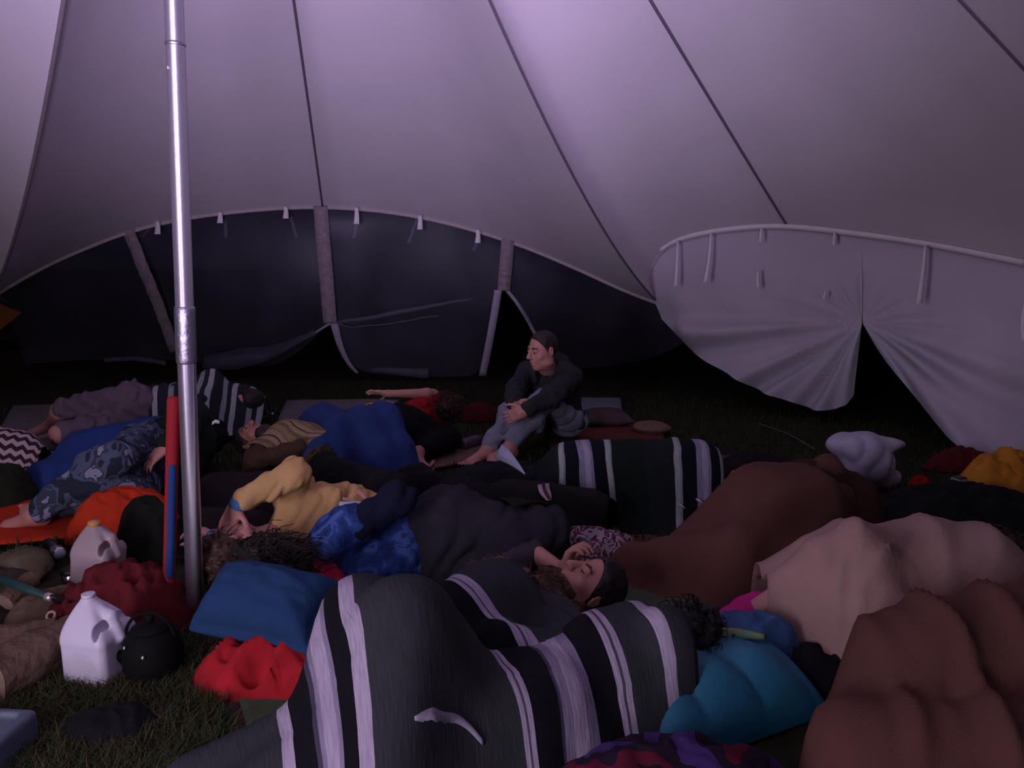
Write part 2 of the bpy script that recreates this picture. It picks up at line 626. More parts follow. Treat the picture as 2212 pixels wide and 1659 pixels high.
# ---- the see-through wall under the first arch
def pvc():
    m = bpy.data.materials.new('clear_wall_film')
    m.use_nodes = True
    nt = m.node_tree; nt.nodes.clear()
    out = nt.nodes.new('ShaderNodeOutputMaterial')
    tr = nt.nodes.new('ShaderNodeBsdfTransparent'); tr.inputs[0].default_value = (.80, .80, .86, 1)
    df = nt.nodes.new('ShaderNodeBsdfDiffuse'); df.inputs[0].default_value = (.34, .33, .46, 1)
    gl = nt.nodes.new('ShaderNodeBsdfGlossy'); gl.inputs[0].default_value = (.75, .75, .85, 1); gl.inputs['Roughness'].default_value = .38
    n = nt.nodes.new('ShaderNodeTexNoise'); n.inputs['Scale'].default_value = 2.2; n.inputs['Detail'].default_value = 6
    tc = nt.nodes.new('ShaderNodeTexCoord'); nt.links.new(tc.outputs['Object'], n.inputs['Vector'])
    mr = nt.nodes.new('ShaderNodeMapRange'); mr.inputs[1].default_value = .35; mr.inputs[2].default_value = .75
    mr.inputs[3].default_value = .09; mr.inputs[4].default_value = .17
    nt.links.new(n.outputs['Fac'], mr.inputs[0])
    m1 = nt.nodes.new('ShaderNodeMixShader'); nt.links.new(mr.outputs[0], m1.inputs[0])
    nt.links.new(tr.outputs[0], m1.inputs[1]); nt.links.new(df.outputs[0], m1.inputs[2])
    m2 = nt.nodes.new('ShaderNodeMixShader'); m2.inputs[0].default_value = .02
    nt.links.new(m1.outputs[0], m2.inputs[1]); nt.links.new(gl.outputs[0], m2.inputs[2])
    nt.links.new(m2.outputs[0], out.inputs[0])
    return m


M_PVC = pvc()


def arch_pt(edge, px):
    """point of an arch (list of pixel, depth) above the photo column px, on the rising/falling run"""
    e = resample([D(*p) for p in edge], 400)
    w = e - _C; dep = w @ _F
    x = 1106 + FPX * (w @ _R) / dep
    return e[int(np.argmin(np.abs(x - px)))]


def ruled(name, top, bot, mat_, parent, nu=36, nv=22, disp=None, thick=0.0):
    T = resample(top, nu, 1); B = resample(bot, nu, 1)
    t = np.linspace(0, 1, nv)[None, :, None]
    P = T[:, None] * (1 - t) + B[:, None] * t
    if disp is not None: P = P + disp(P, t)
    o = mobj(name, P.reshape(-1, 3), grid_faces(nu, nv), mat_, parent)
    if thick: solid(o, thick, 0)
    return o, T, B


window = tag(thing('window_1', loc=D(690, 800, 7.9) * V3(1, 1, 0)), kind='structure')


def film_disp(amp, seed):
    def f(P, t):
        n = wob(P.reshape(-1, 3), seed, .9, 2).reshape(P.shape[:2])
        o = np.zeros_like(P); o[..., 1] = amp * n * np.sin(np.pi * np.clip(t[..., 0], 0, 1)) ** .5 * np.ones(P.shape[:2])
        return o
    return f


def arc_a(x0, x1, n=10):
    return [arch_pt(ARCH_A, x) + V3(0, .03, -.01) for x in np.linspace(x0, x1, n)]


HEM_T = 7.85
b_far = [D(-150, 800, 7.4), D(60, 786, 7.6), D(220, 776, 7.8), D(375, 778, 7.85)]
ruled('clear_panel', arc_a(-15, 290), b_far, M_PVC, window, disp=film_disp(.05, 1))
b_1 = [D(375, 778, 7.85), D(440, 785, 7.85), D(520, 789, 7.85), D(590, 792, 7.8), D(640, 765, 7.75), D(690, 720, 7.65), D(714, 697, 7.6)]
ruled('clear_panel', arc_a(292, 690), b_1, M_PVC, window, disp=film_disp(.05, 2))
b_2 = [D(718, 697, 7.6), D(733, 757, 7.65), D(770, 803, 7.75), D(860, 812, 7.75), D(950, 815, 7.75), D(1042, 812, 7.7), D(1060, 725, 7.55), D(1083, 627, 7.4)]
ruled('clear_panel', arc_a(700, 1092), b_2, M_PVC, window, disp=film_disp(.06, 3))
b_3 = [D(1096, 630, 7.4), D(1120, 665, 7.45), D(1150, 715, 7.55), D(1210, 800, 7.75), D(1330, 790, 7.7), D(1420, 770, 7.4), D(1482, 738, 7.1)]
ruled('clear_panel', arc_a(1100, 1425), b_3, M_PVC, window, disp=film_disp(.05, 4))

# milky folded hem lying along the foot of two clear panels
M_FILM_FOLD = mat('film_hem_fold', '#6f6c80', rough=.5, var=.1, scale=8, alpha=.55)
def ribbon_px(name, pts, w, side, mat_, parent, thick=.003, n=24, jitter=0, seed=0):
    P = resample([D(*p) for p in pts], n)
    if jitter: P = P + jitter * np.stack([wob(P, seed + k, .12, 2) for k in range(3)], 1)
    v, f = strip_mesh(P, w, side, thick)
    return mobj(name, v, f, mat_, parent)


ribbon_px('film_hem', [(440, 783, 7.8), (540, 775, 7.76), (610, 752, 7.72), (680, 716, 7.62)], np.interp(np.linspace(0, 1, 24), [0, .3, .7, 1], [.12, .22, .12, .04]), unit(V3(.25, .2, 1)), M_FILM_FOLD, window, jitter=.01)
ribbon_px('film_hem', [(800, 800, 7.72), (870, 804, 7.72), (925, 806, 7.7)], np.interp(np.linspace(0, 1, 24), [0, .4, 1], [.03, .07, .10]), V3(0, .1, 1), M_FILM_FOLD, window, jitter=.012)
ribbon_px('film_hem', [(225, 776, 7.75), (320, 776, 7.75), (360, 786, 7.75)], .045, V3(0, .1, 1), M_FILM_FOLD, window, jitter=.01)
ribbon_px('crease_highlight', [(730, 697, 7.52), (800, 686, 7.5), (900, 667, 7.48), (1018, 645, 7.46)], np.interp(np.linspace(0, 1, 24), [0, .5, 1], [.035, .05, .02]), V3(0, .1, 1), M_FILM_FOLD, window, jitter=.006)  # pale strips paint the highlight along the film's fold
ribbon_px('crease_highlight', [(728, 700, 7.52), (760, 708, 7.5), (830, 700, 7.5), (950, 682, 7.48)], .014, V3(0, .1, 1), M_FILM_FOLD, window, jitter=.01)

# webbing bands that hold the clear wall
def band(pts, w, side, seed):
    P = resample([D(*p) for p in pts], 44)
    P = P + .010 * np.stack([0 * P[:, 0], wob(P, seed, .05, 2), 0 * P[:, 0]], 1)
    v, f = strip_mesh(P, w, side, .006)
    return mobj('webbing_band', v, f, M_STRAP, window)


band([(692, 444, 7.25), (700, 540, 7.33), (707, 620, 7.45), (713, 698, 7.55)], .128, V3(1, .1, 0), 1)
band([(1097, 515, 7.15), (1094, 560, 7.2), (1088, 628, 7.33)], .118, V3(1, .1, 0), 2)
band([(278, 500, 6.8), (312, 585, 7.0), (345, 665, 7.3), (378, 760, 7.7)], .10, unit(V3(1, .1, .35)), 3)
M_TAPE = mat('wall_edge_tape', '#bdb6c8', rough=.8, var=.05)
ribbon_px('edge_tape', [(722, 698, 7.56), (733, 745, 7.62), (752, 785, 7.68), (772, 806, 7.72)], np.interp(np.linspace(0, 1, 24), [0, 1], [.075, .03]), unit(V3(1, .1, .2)), M_TAPE, window)
ribbon_px('edge_tape', [(1076, 627, 7.32), (1066, 690, 7.44), (1052, 765, 7.58), (1042, 812, 7.66)], .07, unit(V3(1, .1, -.1)), M_TAPE, window)
ribbon_px('edge_tape', [(1096, 628, 7.36), (1118, 655, 7.42), (1140, 690, 7.5), (1158, 725, 7.56)], .035, unit(V3(1, .1, .3)), M_TAPE, window)
ribbon_px('edge_tape', [(715, 697, 7.58), (690, 712, 7.64), (655, 736, 7.7)], np.interp(np.linspace(0, 1, 24), [0, 1], [.05, .02]), unit(V3(.5, .1, 1)), M_TAPE, window)


def tie(pts, w, mat_, parent, taper=None):
    P = resample([D(*p) for p in pts], 10)
    ww = w if taper is None else np.linspace(taper, w, 10)
    v, f = strip_mesh(P, ww, V3(1, .15, 0), .003)
    return mobj('tie_tape', v, f, mat_, parent)


for x, y0, y1, t in ((340, 478, 506, 6.85), (475, 458, 482, 7.0), (617, 446, 472, 7.15), (770, 448, 484, 7.2), (907, 465, 496, 7.2), (1032, 496, 525, 7.15)):
    tie([(x, y0, t), (x + 1, (y0 + y1) / 2, t - .01), (x, y1, t - .01)], .05, M_TIE, window, .03)
for x0, y0, x1, y1, t in ((487, 470, 488, 514, 7.2), (628, 468, 640, 512, 7.4), (771, 482, 764, 515, 7.4), (902, 472, 882, 526, 7.4), (1031, 522, 1023, 542, 7.35), (330, 487, 300, 518, 7.05)):
    tie([(x0, y0, t), (x1, y1, t + .02)], .03, M_TIE_OUT, window)

# ---- the canvas wall under the second arch
wall_right = tag(thing('wall_right', loc=D(1860, 900, 5.9) * V3(1, 1, 0)), kind='structure')
M_WALL = mat('wall_canvas', '#c6c1ce', rough=.95, var=.04, scale=3, bump=.15, bscale=200)
gap_top = D(1863, 698, 5.72)


def swag(P, t):
    q = P - gap_top
    along = q @ unit(V3(edge_b[-1][0] - edge_b[0][0], edge_b[-1][1] - edge_b[0][1], 0))
    ang = np.arctan2(-q[..., 2], along)
    r = np.linalg.norm(q, axis=-1)
    tt = np.clip(t[..., 0], 0, 1) * np.ones(P.shape[:2])
    low = np.clip((tt - .35) / .4, 0, 1)
    n = np.sin(ang * 15 + 1.2 * wob(P.reshape(-1, 3), 8, .6, 1).reshape(P.shape[:2])) * .7 + .5 * np.sin(ang * 27 + 2)
    a = .085 * low * np.clip(r / .5, 0, 1)
    out = np.zeros_like(P)
    nrm = unit(V3(-.6, -.8, .2))
    out += (a * n)[..., None] * nrm
    return out


top_l = list(edge_b[1:9] + V3(0, .02, -.01))
bot_l = [D(1432, 690, 6.9), D(1470, 725, 6.75), D(1488, 757, 6.6), D(1510, 775, 6.5), D(1560, 800, 6.35), D(1610, 830, 6.2), D(1650, 850, 6.1), D(1710, 868, 6.0), D(1765, 889, 5.9), D(1795, 886, 5.85), D(1836, 872, 5.75), D(1845, 800, 5.72), D(1862, 699, 5.72)]
ruled('wall_panel', top_l, bot_l, M_WALL, wall_right, 90, 50, swag)
top_r = list(edge_b[8:13] + V3(0, .02, -.01))
bot_r = [D(1864, 699, 5.72), D(1905, 768, 5.6), D(1950, 830, 5.45), D(2000, 890, 5.25), D(2068, 966, 5.05), D(2120, 985, 4.95), D(2212, 1000, 4.85), D(2400, 1060, 4.5)]
ruled('wall_panel', top_r, bot_r, M_WALL, wall_right, 80, 50, swag)
top_s = list(edge_b[12:] + V3(0, .02, -.01))
bot_s = [D(2400, 1060, 4.5), V3(3.95, 4.1, .02), V3(4.25, 3.4, .02), V3(4.3, 2.6, .02)]
ruled('wall_panel', top_s, bot_s, M_WALL, wall_right, 50, 24, film_disp(.03, 9))
for pts, w in (([(1464, 520, 6.5), (1463, 570, 6.45), (1460, 618, 6.42)], .032), ([(1536, 504, 6.3), (1533, 560, 6.26), (1524, 610, 6.22)], .034),
               ([(1645, 494, 6.05), (1643, 522, 6.02)], .032), ([(1803, 503, 5.72), (1802, 528, 5.7)], .03), ([(2000, 530, 5.3), (1995, 590, 5.24), (1986, 656, 5.2)], .042),
               ([(1638, 585, 6.05), (1637, 604, 6.02), (1639, 622, 6.02)], .034), ([(1784, 628, 5.72), (1780, 646, 5.7)], .024), ([(2216, 655, 4.75), (2211, 700, 4.72), (2216, 735, 4.7)], .05)):
    tie(pts, w, M_TIE, wall_right, w * .6)
ribbon_px('arch_hem_band', [(1425, 541, 6.68), (1460, 517, 6.58), (1540, 498, 6.36), (1640, 488, 6.14), (1720, 489, 5.96), (1865, 506, 5.64), (2000, 525, 5.38), (2212, 567, 4.99)], .035, V3(0, -.2, 1), M_TIE, wall_right, n=60)

# plain canvas skirts under the arches out of view
for k, arch in enumerate((arch_c, arch_d, arch_e, arch_f, arch_g)):
    B = arch.copy(); c = APEX * V3(1, 1, 0)
    B = c + (B - c) * V3(1.07, 1.07, 0)
    T = resample(arch, 40); Bq = resample(B, 40)
    tt = np.linspace(0, 1, 10)[None, :, None]
    P = T[:, None] * (1 - tt) + Bq[:, None] * tt
    P[..., :2] += .03 * np.sin(np.arange(40) * 1.1)[:, None, None] * tt
    w = mobj('wall_back', P.reshape(-1, 3), grid_faces(40, 10), M_WALL)
    tag(w, kind='structure')

# ---- the pole
M_ALU = mat('brushed_aluminium', '#dcd9e4', rough=.5, var=.03, scale=30, bump=.04, bscale=140, metal=.85)
_nt = M_ALU.node_tree
_b = _nt.nodes['Principled BSDF']
_tg = _nt.nodes.new('ShaderNodeTangent'); _tg.direction_type = 'RADIAL'; _tg.axis = 'Z'
_b.inputs['Anisotropic'].default_value = .85
_b.inputs['Anisotropic Rotation'].default_value = .25
_nt.links.new(_tg.outputs[0], _b.inputs['Tangent'])
M_ALU2 = mat('aluminium_collar', '#b3b0bd', rough=.4, var=.05, metal=.9)
pb = V3(-1.120, 2.60, 0.0)
pt_ = V3(-.972, 2.60, 4.03)
pole = thing('tent_pole', 'tall silver metal tent pole standing among the sleepers', 'pole', pb)
pu = unit(pt_ - pb); pl = np.linalg.norm(pt_ - pb)
v, f = lathe_mesh([(.029, 0.0), (.029, pl * .30), (.029, pl * .62), (.026, pl * .625), (.026, pl)], pb, 36, pu)
tube_ = mobj('upper_tube', v, f, M_ALU, pole)
def on_pole(py):   # distance along the pole seen at photo row py
    s = np.linspace(0, pl, 2000); P = pb + s[:, None] * pu; w = P - _C
    y = 829.5 - FPX * (w @ _U) / (w @ _F)
    return float(s[np.argmin(np.abs(y - py))])
s0, s1, s2 = on_pole(783), on_pole(664), on_pole(95)
v, f = lathe_mesh([(.0295, s0 - .004), (.0325, s0), (.033, s0 + .01), (.033, s1 - .01), (.0325, s1), (.0295, s1 + .003)], pb, 36, pu)
slv_ = mobj('joint_sleeve', v, f, M_ALU2, pole)
v, f = lathe_mesh([(.0292, s2 - .006), (.031, s2 - .004), (.031, s2 + .004), (.0292, s2 + .006)], pb, 36, pu)
mobj('joint_ring', v, f, M_ALU2, pole)
for py, dx in ((716, .5), (150, -.6)):
    s = on_pole(py); q = pb + pu * s + unit(V3(dx, -1, 0)) * (.032 if py > 400 else .028)
    v, f = lathe_mesh([(.005, 0), (.005, .004), (.003, .006)], q, 10, unit(V3(dx, -1, 0)))
    mobj('snap_button', v, f, M_ALU, slv_ if py > 400 else tube_)
# ------------------------------------------------------------------ people
M_SKIN = mat('skin', '#c98f84', rough=.55, var=.05, scale=18, bump=.08, bscale=160, sss=.08)
M_SKIN2 = mat('skin_tanned', '#b57c6c', rough=.55, var=.06, scale=18, bump=.08, bscale=160, sss=.08)
M_HAIR_BROWN = mat('hair_brown', '#4a3022', rough=.6, var=.15, scale=30)
M_HAIR_DARK = mat('hair_dark', '#2a1e1a', rough=.6, var=.15, scale=30)
M_HAIR_BLACK = mat('hair_black', '#121011', rough=.6, var=.1, scale=30)
M_HAIR_SANDY = mat('hair_sandy', '#6e5138', rough=.6, var=.15, scale=30)
M_LIP = mat('lips', '#a35a58', rough=.5, var=.04)
M_EYE = mat('eye_dark', '#1b1414', rough=.3, var=.02, bump=0)


def ik(a, b, l1, l2, pole):
    a = np.asarray(a, float); b = np.asarray(b, float)
    d = b - a; L = np.linalg.norm(d); u = d / (L + 1e-9)
    L = min(L, (l1 + l2) * .995)
    x = (l1 * l1 - l2 * l2 + L * L) / (2 * L)
    h = math.sqrt(max(l1 * l1 - x * x, 0))
    p = np.asarray(pole, float); p = unit(p - u * (p @ u))
    return a + u * x + p * h, a + u * L


class Body:
    """one figure: joints in world space; sides 1 = its left, -1 = its right"""

    def __init__(self, s, pelvis, neck, hip_side, sh_side, front, head, face, crown, hands, feet, build=1.0):
        self.s = s; self.bd = build
        self.pelvis = np.asarray(pelvis, float); self.neck = np.asarray(neck, float)
        self.hs = unit(hip_side); self.ss = unit(sh_side); self.front = unit(front)
        self.head = np.asarray(head, float); self.HR = frame(face, crown)
        self.up = unit(self.neck - self.pelvis)
        self.sh, self.el, self.wr, self.hip, self.kn, self.an = {}, {}, {}, {}, {}, {}
        self.hand = hands; self.foot = feet
        for k in (1, -1):
            self.sh[k] = self.neck + self.ss * k * .165 * s * build - self.up * .055 * s
            self.hip[k] = self.pelvis + self.hs * k * .085 * s
            h = hands.get(k)
            if h:
                self.el[k], self.wr[k] = ik(self.sh[k], h['at'], .29 * s, .25 * s, h['pole'])
                if 'el' in h: self.el[k], self.wr[k] = np.asarray(h['el'], float), np.asarray(h['at'], float)
            f = feet.get(k)
            if f:
                self.kn[k], self.an[k] = ik(self.hip[k], f['at'], .43 * s, .42 * s, f['pole'])

    def prims(self):
        """(tag, kind, args) with radii; clothes reuse them inflated"""
        s, b = self.s, self.bd
        up, fr = self.up, self.front
        L = np.linalg.norm(self.neck - self.pelvis)
        mid_side = unit(self.hs + self.ss)
        Rt = frame(fr, up)
        Rp = frame(np.cross(up, self.hs) if np.linalg.norm(np.cross(up, self.hs)) > .2 else fr, up)
        out = []
        A = out.append
        A(('pelvis', 'ell', self.pelvis + up * .02 * s, V3(.165 * b, .115 * b, .125) * s, Rp, .05))
        A(('torso', 'ell', self.pelvis + up * L * .36, V3(.145 * b, .105 * b, .16) * s, Rt, .06))
        A(('torso', 'ell', self.pelvis + up * L * .68 + fr * .008 * s, V3(.165 * b, .115 * b, .20) * s, Rt, .06))
        A(('torso', 'cap', self.sh[1] - self.ss * .03 * s, self.sh[-1] + self.ss * .03 * s, .06 * s, .06 * s, .05))
        A(('neck', 'cap', self.neck - up * .03 * s, self.head - self.HR[:, 2] * .07 * s - self.HR[:, 1] * .015 * s, .058 * s, .053 * s, .03))
        for k in (1, -1):
            if k in self.el:
                A(('uarm%d' % k, 'cap', self.sh[k], self.el[k], .052 * s * b, .041 * s * b, .03))
                A(('farm%d' % k, 'cap', self.el[k], self.wr[k], .041 * s * b, .027 * s, .02))
            if k in self.kn:
                A(('thigh%d' % k, 'cap', self.hip[k], self.kn[k], .088 * s * b, .058 * s * b, .04))
                A(('shin%d' % k, 'cap', self.kn[k], self.an[k], .056 * s * b, .037 * s, .03))
                q = self.kn[k] * .68 + self.an[k] * .32
                fdir = unit(np.asarray(self.foot[k].get('dir', (0, 0, 1)), float))
                A(('shin%d' % k, 'ell', q - fdir * .012 * s, V3(.05, .05, .11) * s * b, frame(fdir, self.kn[k] - self.an[k]), .03))
        return out

    def head_prims(self, F, skull=True, jaw=1.0, closed=True, nose=1.0):
        s = self.s; R = self.HR; c = self.head
        P = lambda x, y, z: c + R @ (V3(x, y, z) * s)
        F.ell(P(0, -.012, .035), V3(.075, .094, .083) * s, R, .02)
        F.ell(P(0, .022, -.040), V3(.058, .068, .078) * s, R, .03)
        F.ell(P(0, .058, -.098), V3(.026, .022, .020) * s, R, .025)
        for k in (1, -1):
            F.ell(P(.040 * k, .055, -.028), V3(.024, .022, .020) * s, R, .02)      # cheek
            F.ell(P(.052 * k, .005, -.075), V3(.016, .04, .02) * s, R, .02)         # jaw
        F.cap(P(-.036, .078, .026), P(.036, .078, .026), .011 * s, .011 * s, .014)  # brow
        for k in (1, -1):
            F.ell(P(.032 * k, .098, .006), V3(.019, .017, .013) * s, R, .008, 'sub')
            F.ell(P(.032 * k, .073, .005), V3(.0165, .0165, .014) * s, R, .004)     # lid over the eye
        F.cap(P(0, .088, .018), P(0, .112 + .004 * (nose - 1), -.026), .0085 * s, .0125 * s * nose, .010)
        for k in (1, -1):
            F.ell(P(.012 * k, .100, -.030), V3(.008, .010, .008) * s, R, .006)
        F.ell(P(0, .086, -.058), V3(.024, .012, .0075) * s, R, .005)
        F.ell(P(0, .082, -.074), V3(.020, .012, .0075) * s, R, .005)
        F.box(P(0, .100, -.066), V3(.022, .012, .0016) * s, R, .001, .004, 'sub')
        for k in (1, -1):
            Re = R @ rot_z(-.35 * k)
            F.ell(P(.077 * k, -.012, -.004), V3(.009, .021, .033) * s, Re, .006)
            F.ell(P(.084 * k, -.008, .002), V3(.005, .010, .017) * s, Re, .004, 'sub')

    def hand_prims(self, F, k):
        h = self.hand[k]; s = self.s
        d = unit(h.get('dir', self.wr[k] - self.el[k])); nrm = np.asarray(h.get('palm', (0, 0, -1)), float)
        R = frame(d, -nrm)          # columns: right, along the fingers, back of the hand
        w = self.wr[k]
        lr = k * h.get('thumb', 1)  # thumb on which side of the palm
        P = lambda x, y, z: w + R @ (V3(x, y, z) * s)
        F.cap(self.wr[k] - d * .01, P(0, .03, 0), .026 * s, .024 * s, .015)
        F.box(P(0, .052, 0), V3(.038, .046, .0135) * s, R, .012 * s, .012)
        curl = h.get('curl', .5); spread = h.get('spread', .10)
        for i, (x, ln) in enumerate(((-.029, .85), (-.010, .98), (.010, .92), (.029, .72))):
            x = x * -lr if lr else x
            a = P(x, .094, 0)
            ang = 0.25 * curl
            sp = (x / .03) * spread
            for j, (l, r) in enumerate(((.040, .0088), (.025, .0080), (.020, .0070))):
                ang += curl * (.55, .85, .6)[j]
                dv = R @ V3(math.sin(sp) * math.cos(ang), math.cos(sp) * math.cos(ang), -math.sin(ang))
                b = a + dv * l * ln * s
                F.cap(a, b, r * s, r * .94 * s, .003)
                a = b
        a = P(.030 * lr, .022, -.004)
        for j, (l, r, o) in enumerate(((.042, .0125, .75), (.030, .0098, .45), (.024, .0085, .25))):
            o2 = o + h.get('thumb_open', 0)
            dv = R @ unit(V3(lr * math.sin(o2), math.cos(o2), -.25 - .3 * curl * j))
            b = a + dv * l * s
            F.cap(a, b, r * s, r * .92 * s, .006)
            a = b

    def foot_prims(self, F, k):
        f = self.foot[k]; s = self.s
        d = unit(f.get('dir', (0, -1, 0))); up = np.asarray(f.get('up', self.kn[k] - self.an[k]), float)
        R = frame(d, up); a = self.an[k]
        P = lambda x, y, z: a + R @ (V3(x, y, z) * s)
        F.ell(P(0, -.028, -.042), V3(.031, .038, .033) * s, R, .025)
        F.cap(P(0, 0, -.015), P(.004, .125, -.052), .038 * s, .024 * s, .03)
        F.ell(P(.0, .11, -.056), V3(.044, .05, .020) * s, R, .02)
        for i in range(5):
            x = (-.034 + .017 * i); ln = (.050, .044, .040, .034, .028)[i]
            if k == 1: x = -x
            x = -x
            F.cap(P(x, .135 - .004 * i, -.058), P(x * 1.05, .135 + ln - .006 * i, -.064), (.0125, .0085, .0082, .0078, .0075)[i] * s, (.0115, .0078, .0074, .007, .0068)[i] * s, .004)

    def bounds(self, pr):
        lo = np.full(3, 1e9); hi = -lo
        for p in pr:
            if p[1] == 'ell': c, r = p[2], p[3].max(); lo = np.minimum(lo, c - r); hi = np.maximum(hi, c + r)
            else:
                for q, r in ((p[2], p[4]), (p[3], p[5])): lo = np.minimum(lo, q - r); hi = np.maximum(hi, q + r)
        return lo, hi

    def build(self, label, skin, vox=.007, nose=1.0, group=None, feet=True, hands=True):
        pr = self.prims()
        lo, hi = self.bounds(pr)
        s = self.s
        ext = [self.head]
        ext += [self.wr[k] for k in self.wr] + [self.an[k] for k in self.an]
        lo = np.minimum(lo, np.min(ext, 0) - .22 * s); hi = np.maximum(hi, np.max(ext, 0) + .22 * s)
        F = Field(lo, hi, vox)
        for p in pr:
            if p[1] == 'ell': F.ell(p[2], p[3], p[4], p[5])
            else: F.cap(p[2], p[3], p[4], p[5], p[6])
        self.head_prims(F, nose=nose)
        if hands:
            for k in self.wr: self.hand_prims(F, k)
        if feet:
            for k in self.an: self.foot_prims(F, k)
        v, f = F.mesh(1)
        # clear of the turf
        v[:, 2] = np.maximum(v[:, 2], .004)
        o = mobj('person', v, f, skin, loc=self.pelvis * V3(1, 1, 0))
        tag(o, label, 'person', group)
        self.obj = o
        return o

    def cloth(self, name, tags, off, mat_, vox=.010, wr=(.007, .10), seed=0, k=.04, ends=None, cuts=(), label=None, extra=(), smooth=1, stretch=None):
        """a garment: the named body parts, swollen and wrinkled. ends = {tag: (from, to)} shortens a limb's sleeve or leg"""
        pr = [p for p in self.prims() if p[0] in tags]
        s = self.s
        pr2 = []
        for p in pr:
            if p[1] == 'cap':
                a, b = p[2], p[3]; ra, rb = p[4], p[5]
                e = (ends or {}).get(p[0])
                if e:
                    a2 = a + (b - a) * e[0]; b2 = a + (b - a) * e[1]
                    ra, rb = ra + (rb - ra) * e[0], ra + (rb - ra) * e[1]; a, b = a2, b2
                pr2.append((p[0], 'cap', a, b, ra + off, rb + off * 1.0, k))
            else:
                pr2.append((p[0], 'ell', p[2], p[3] + off, p[4], k))
        for e in extra: pr2.append(e)
        lo, hi = self.bounds(pr2)
        F = Field(lo - .03, hi + .03, vox)
        for p in pr2:
            if p[1] == 'ell': F.ell(p[2], p[3], p[4], p[5])
            else: F.cap(p[2], p[3], p[4], p[5], p[6])
        if wr[0]:
            F.noise(wr[0], wr[1] * .62, seed, stretch, ridged=True, octaves=1)
            F.noise(wr[0] * .35, wr[1] * .25, seed + 1, stretch, ridged=True, octaves=1)
        for (p, n) in cuts: F.plane_cut(p, n)
        v, f = F.mesh(smooth)
        v[:, 2] = np.maximum(v[:, 2], .006)
        o = mobj(name, v, f, mat_, self.obj)
        if label: o['label'] = label
        return o

    def hair(self, mat_, thick=.012, line=.045, seed=5, vox=.006, rough=.006, back=0.0, name='hair', drop=0.0, strands=0, slen=.08, curl=.02, srad=.0022, label=None):
        s = self.s; R = self.HR; c = self.head
        P = lambda x, y, z: c + R @ (V3(x, y, z) * s)
        F = Field(c - .2 * s, c + .2 * s, vox)
        F.ell(P(0, -.014 - back, .037), V3(.077 + thick, .094 + thick, .085 + thick) * s, R, .02)
        if drop: F.ell(P(0, -.05, -.05 - drop * .4), V3(.072 + thick, .055 + thick, .06 + drop) * s, R, .04)
        F.noise(rough, .03 * s, seed, ridged=True)
        # hairline: cut the face free
        n = R @ unit(V3(0, 1, -.62))
        F.plane_cut(P(0, .075 - line * .2, .075 - line), n)
        v, f = F.mesh(1)
        v[:, 2] = np.maximum(v[:, 2], .006)
        if strands:
            rng = np.random.default_rng(seed)
            ms = [(v, f)]
            pick = rng.choice(len(v), size=min(strands, len(v)), replace=False)
            for i in pick:
                p = v[i]; d = unit(p - P(0, -.014, .02))
                t1 = unit(np.cross(d, rng.normal(size=3))); t2 = np.cross(d, t1)
                L = slen * s * rng.uniform(.5, 1.2); ph = rng.uniform(0, 6.28)
                tt = np.linspace(0, 1, 7)[:, None]
                dn = R @ V3(0, -.25, -.9)
                q = p - d * .004 + d * L * .55 * np.sin(tt * 1.6) + dn * L * .6 * tt ** 2 + curl * s * (np.sin(tt * 7 + ph) * t1 + np.cos(tt * 7 + ph) * t2) * tt
                q[:, 2] = np.maximum(q[:, 2], .008)
                ms.append(tube_mesh(q, np.linspace(srad, srad * .4, 7) * s, 3, cap=False))
            v, f = join(*ms)
        o = mobj(name, v, f, mat_, self.obj)
        if label: o['label'] = label
        return o

    def beard(self, mat_, thick=.012, seed=9, vox=.005, length=.03, strands=0, name='beard'):
        s = self.s; R = self.HR; c = self.head
        P = lambda x, y, z: c + R @ (V3(x, y, z) * s)
        F = Field(c - .2 * s, c + .2 * s, vox)
        F.ell(P(0, .032, -.085), V3(.056 + thick, .058 + thick, .042 + thick) * s, R, .02)
        F.ell(P(0, .05, -.12 - length * .5), V3(.035, .035, .02 + length) * s, R, .03)
        F.cap(P(-.03, .092, -.05), P(0, .105, -.043), .007 * s, .008 * s, .006)
        F.cap(P(.03, .092, -.05), P(0, .105, -.043), .007 * s, .008 * s, .006)
        F.ell(P(0, .105, -.068), V3(.022, .02, .011) * s, R, .005, 'sub')
        F.plane_cut(P(0, .03, -.043), R @ unit(V3(0, .25, 1)))
        F.noise(.004, .02 * s, seed, ridged=True)
        v, f = F.mesh(1)
        if strands:
            rng = np.random.default_rng(seed); ms = [(v, f)]
            for i in rng.choice(len(v), size=min(strands, len(v)), replace=False):
                p = v[i]; d = unit(p - P(0, .0, -.07)); tt = np.linspace(0, 1, 5)[:, None]
                L = .035 * rng.uniform(.5, 1.3); t1 = unit(np.cross(d, rng.normal(size=3)))
                q = p - d * .003 + (d * .6 + R @ V3(0, .3, -.7)) * L * tt + t1 * .008 * np.sin(tt * 5)
                q[:, 2] = np.maximum(q[:, 2], .008)
                ms.append(tube_mesh(q, np.linspace(.0018, .0008, 5), 3, cap=False))
            v, f = join(*ms)
        return mobj(name, v, f, mat_, self.obj)

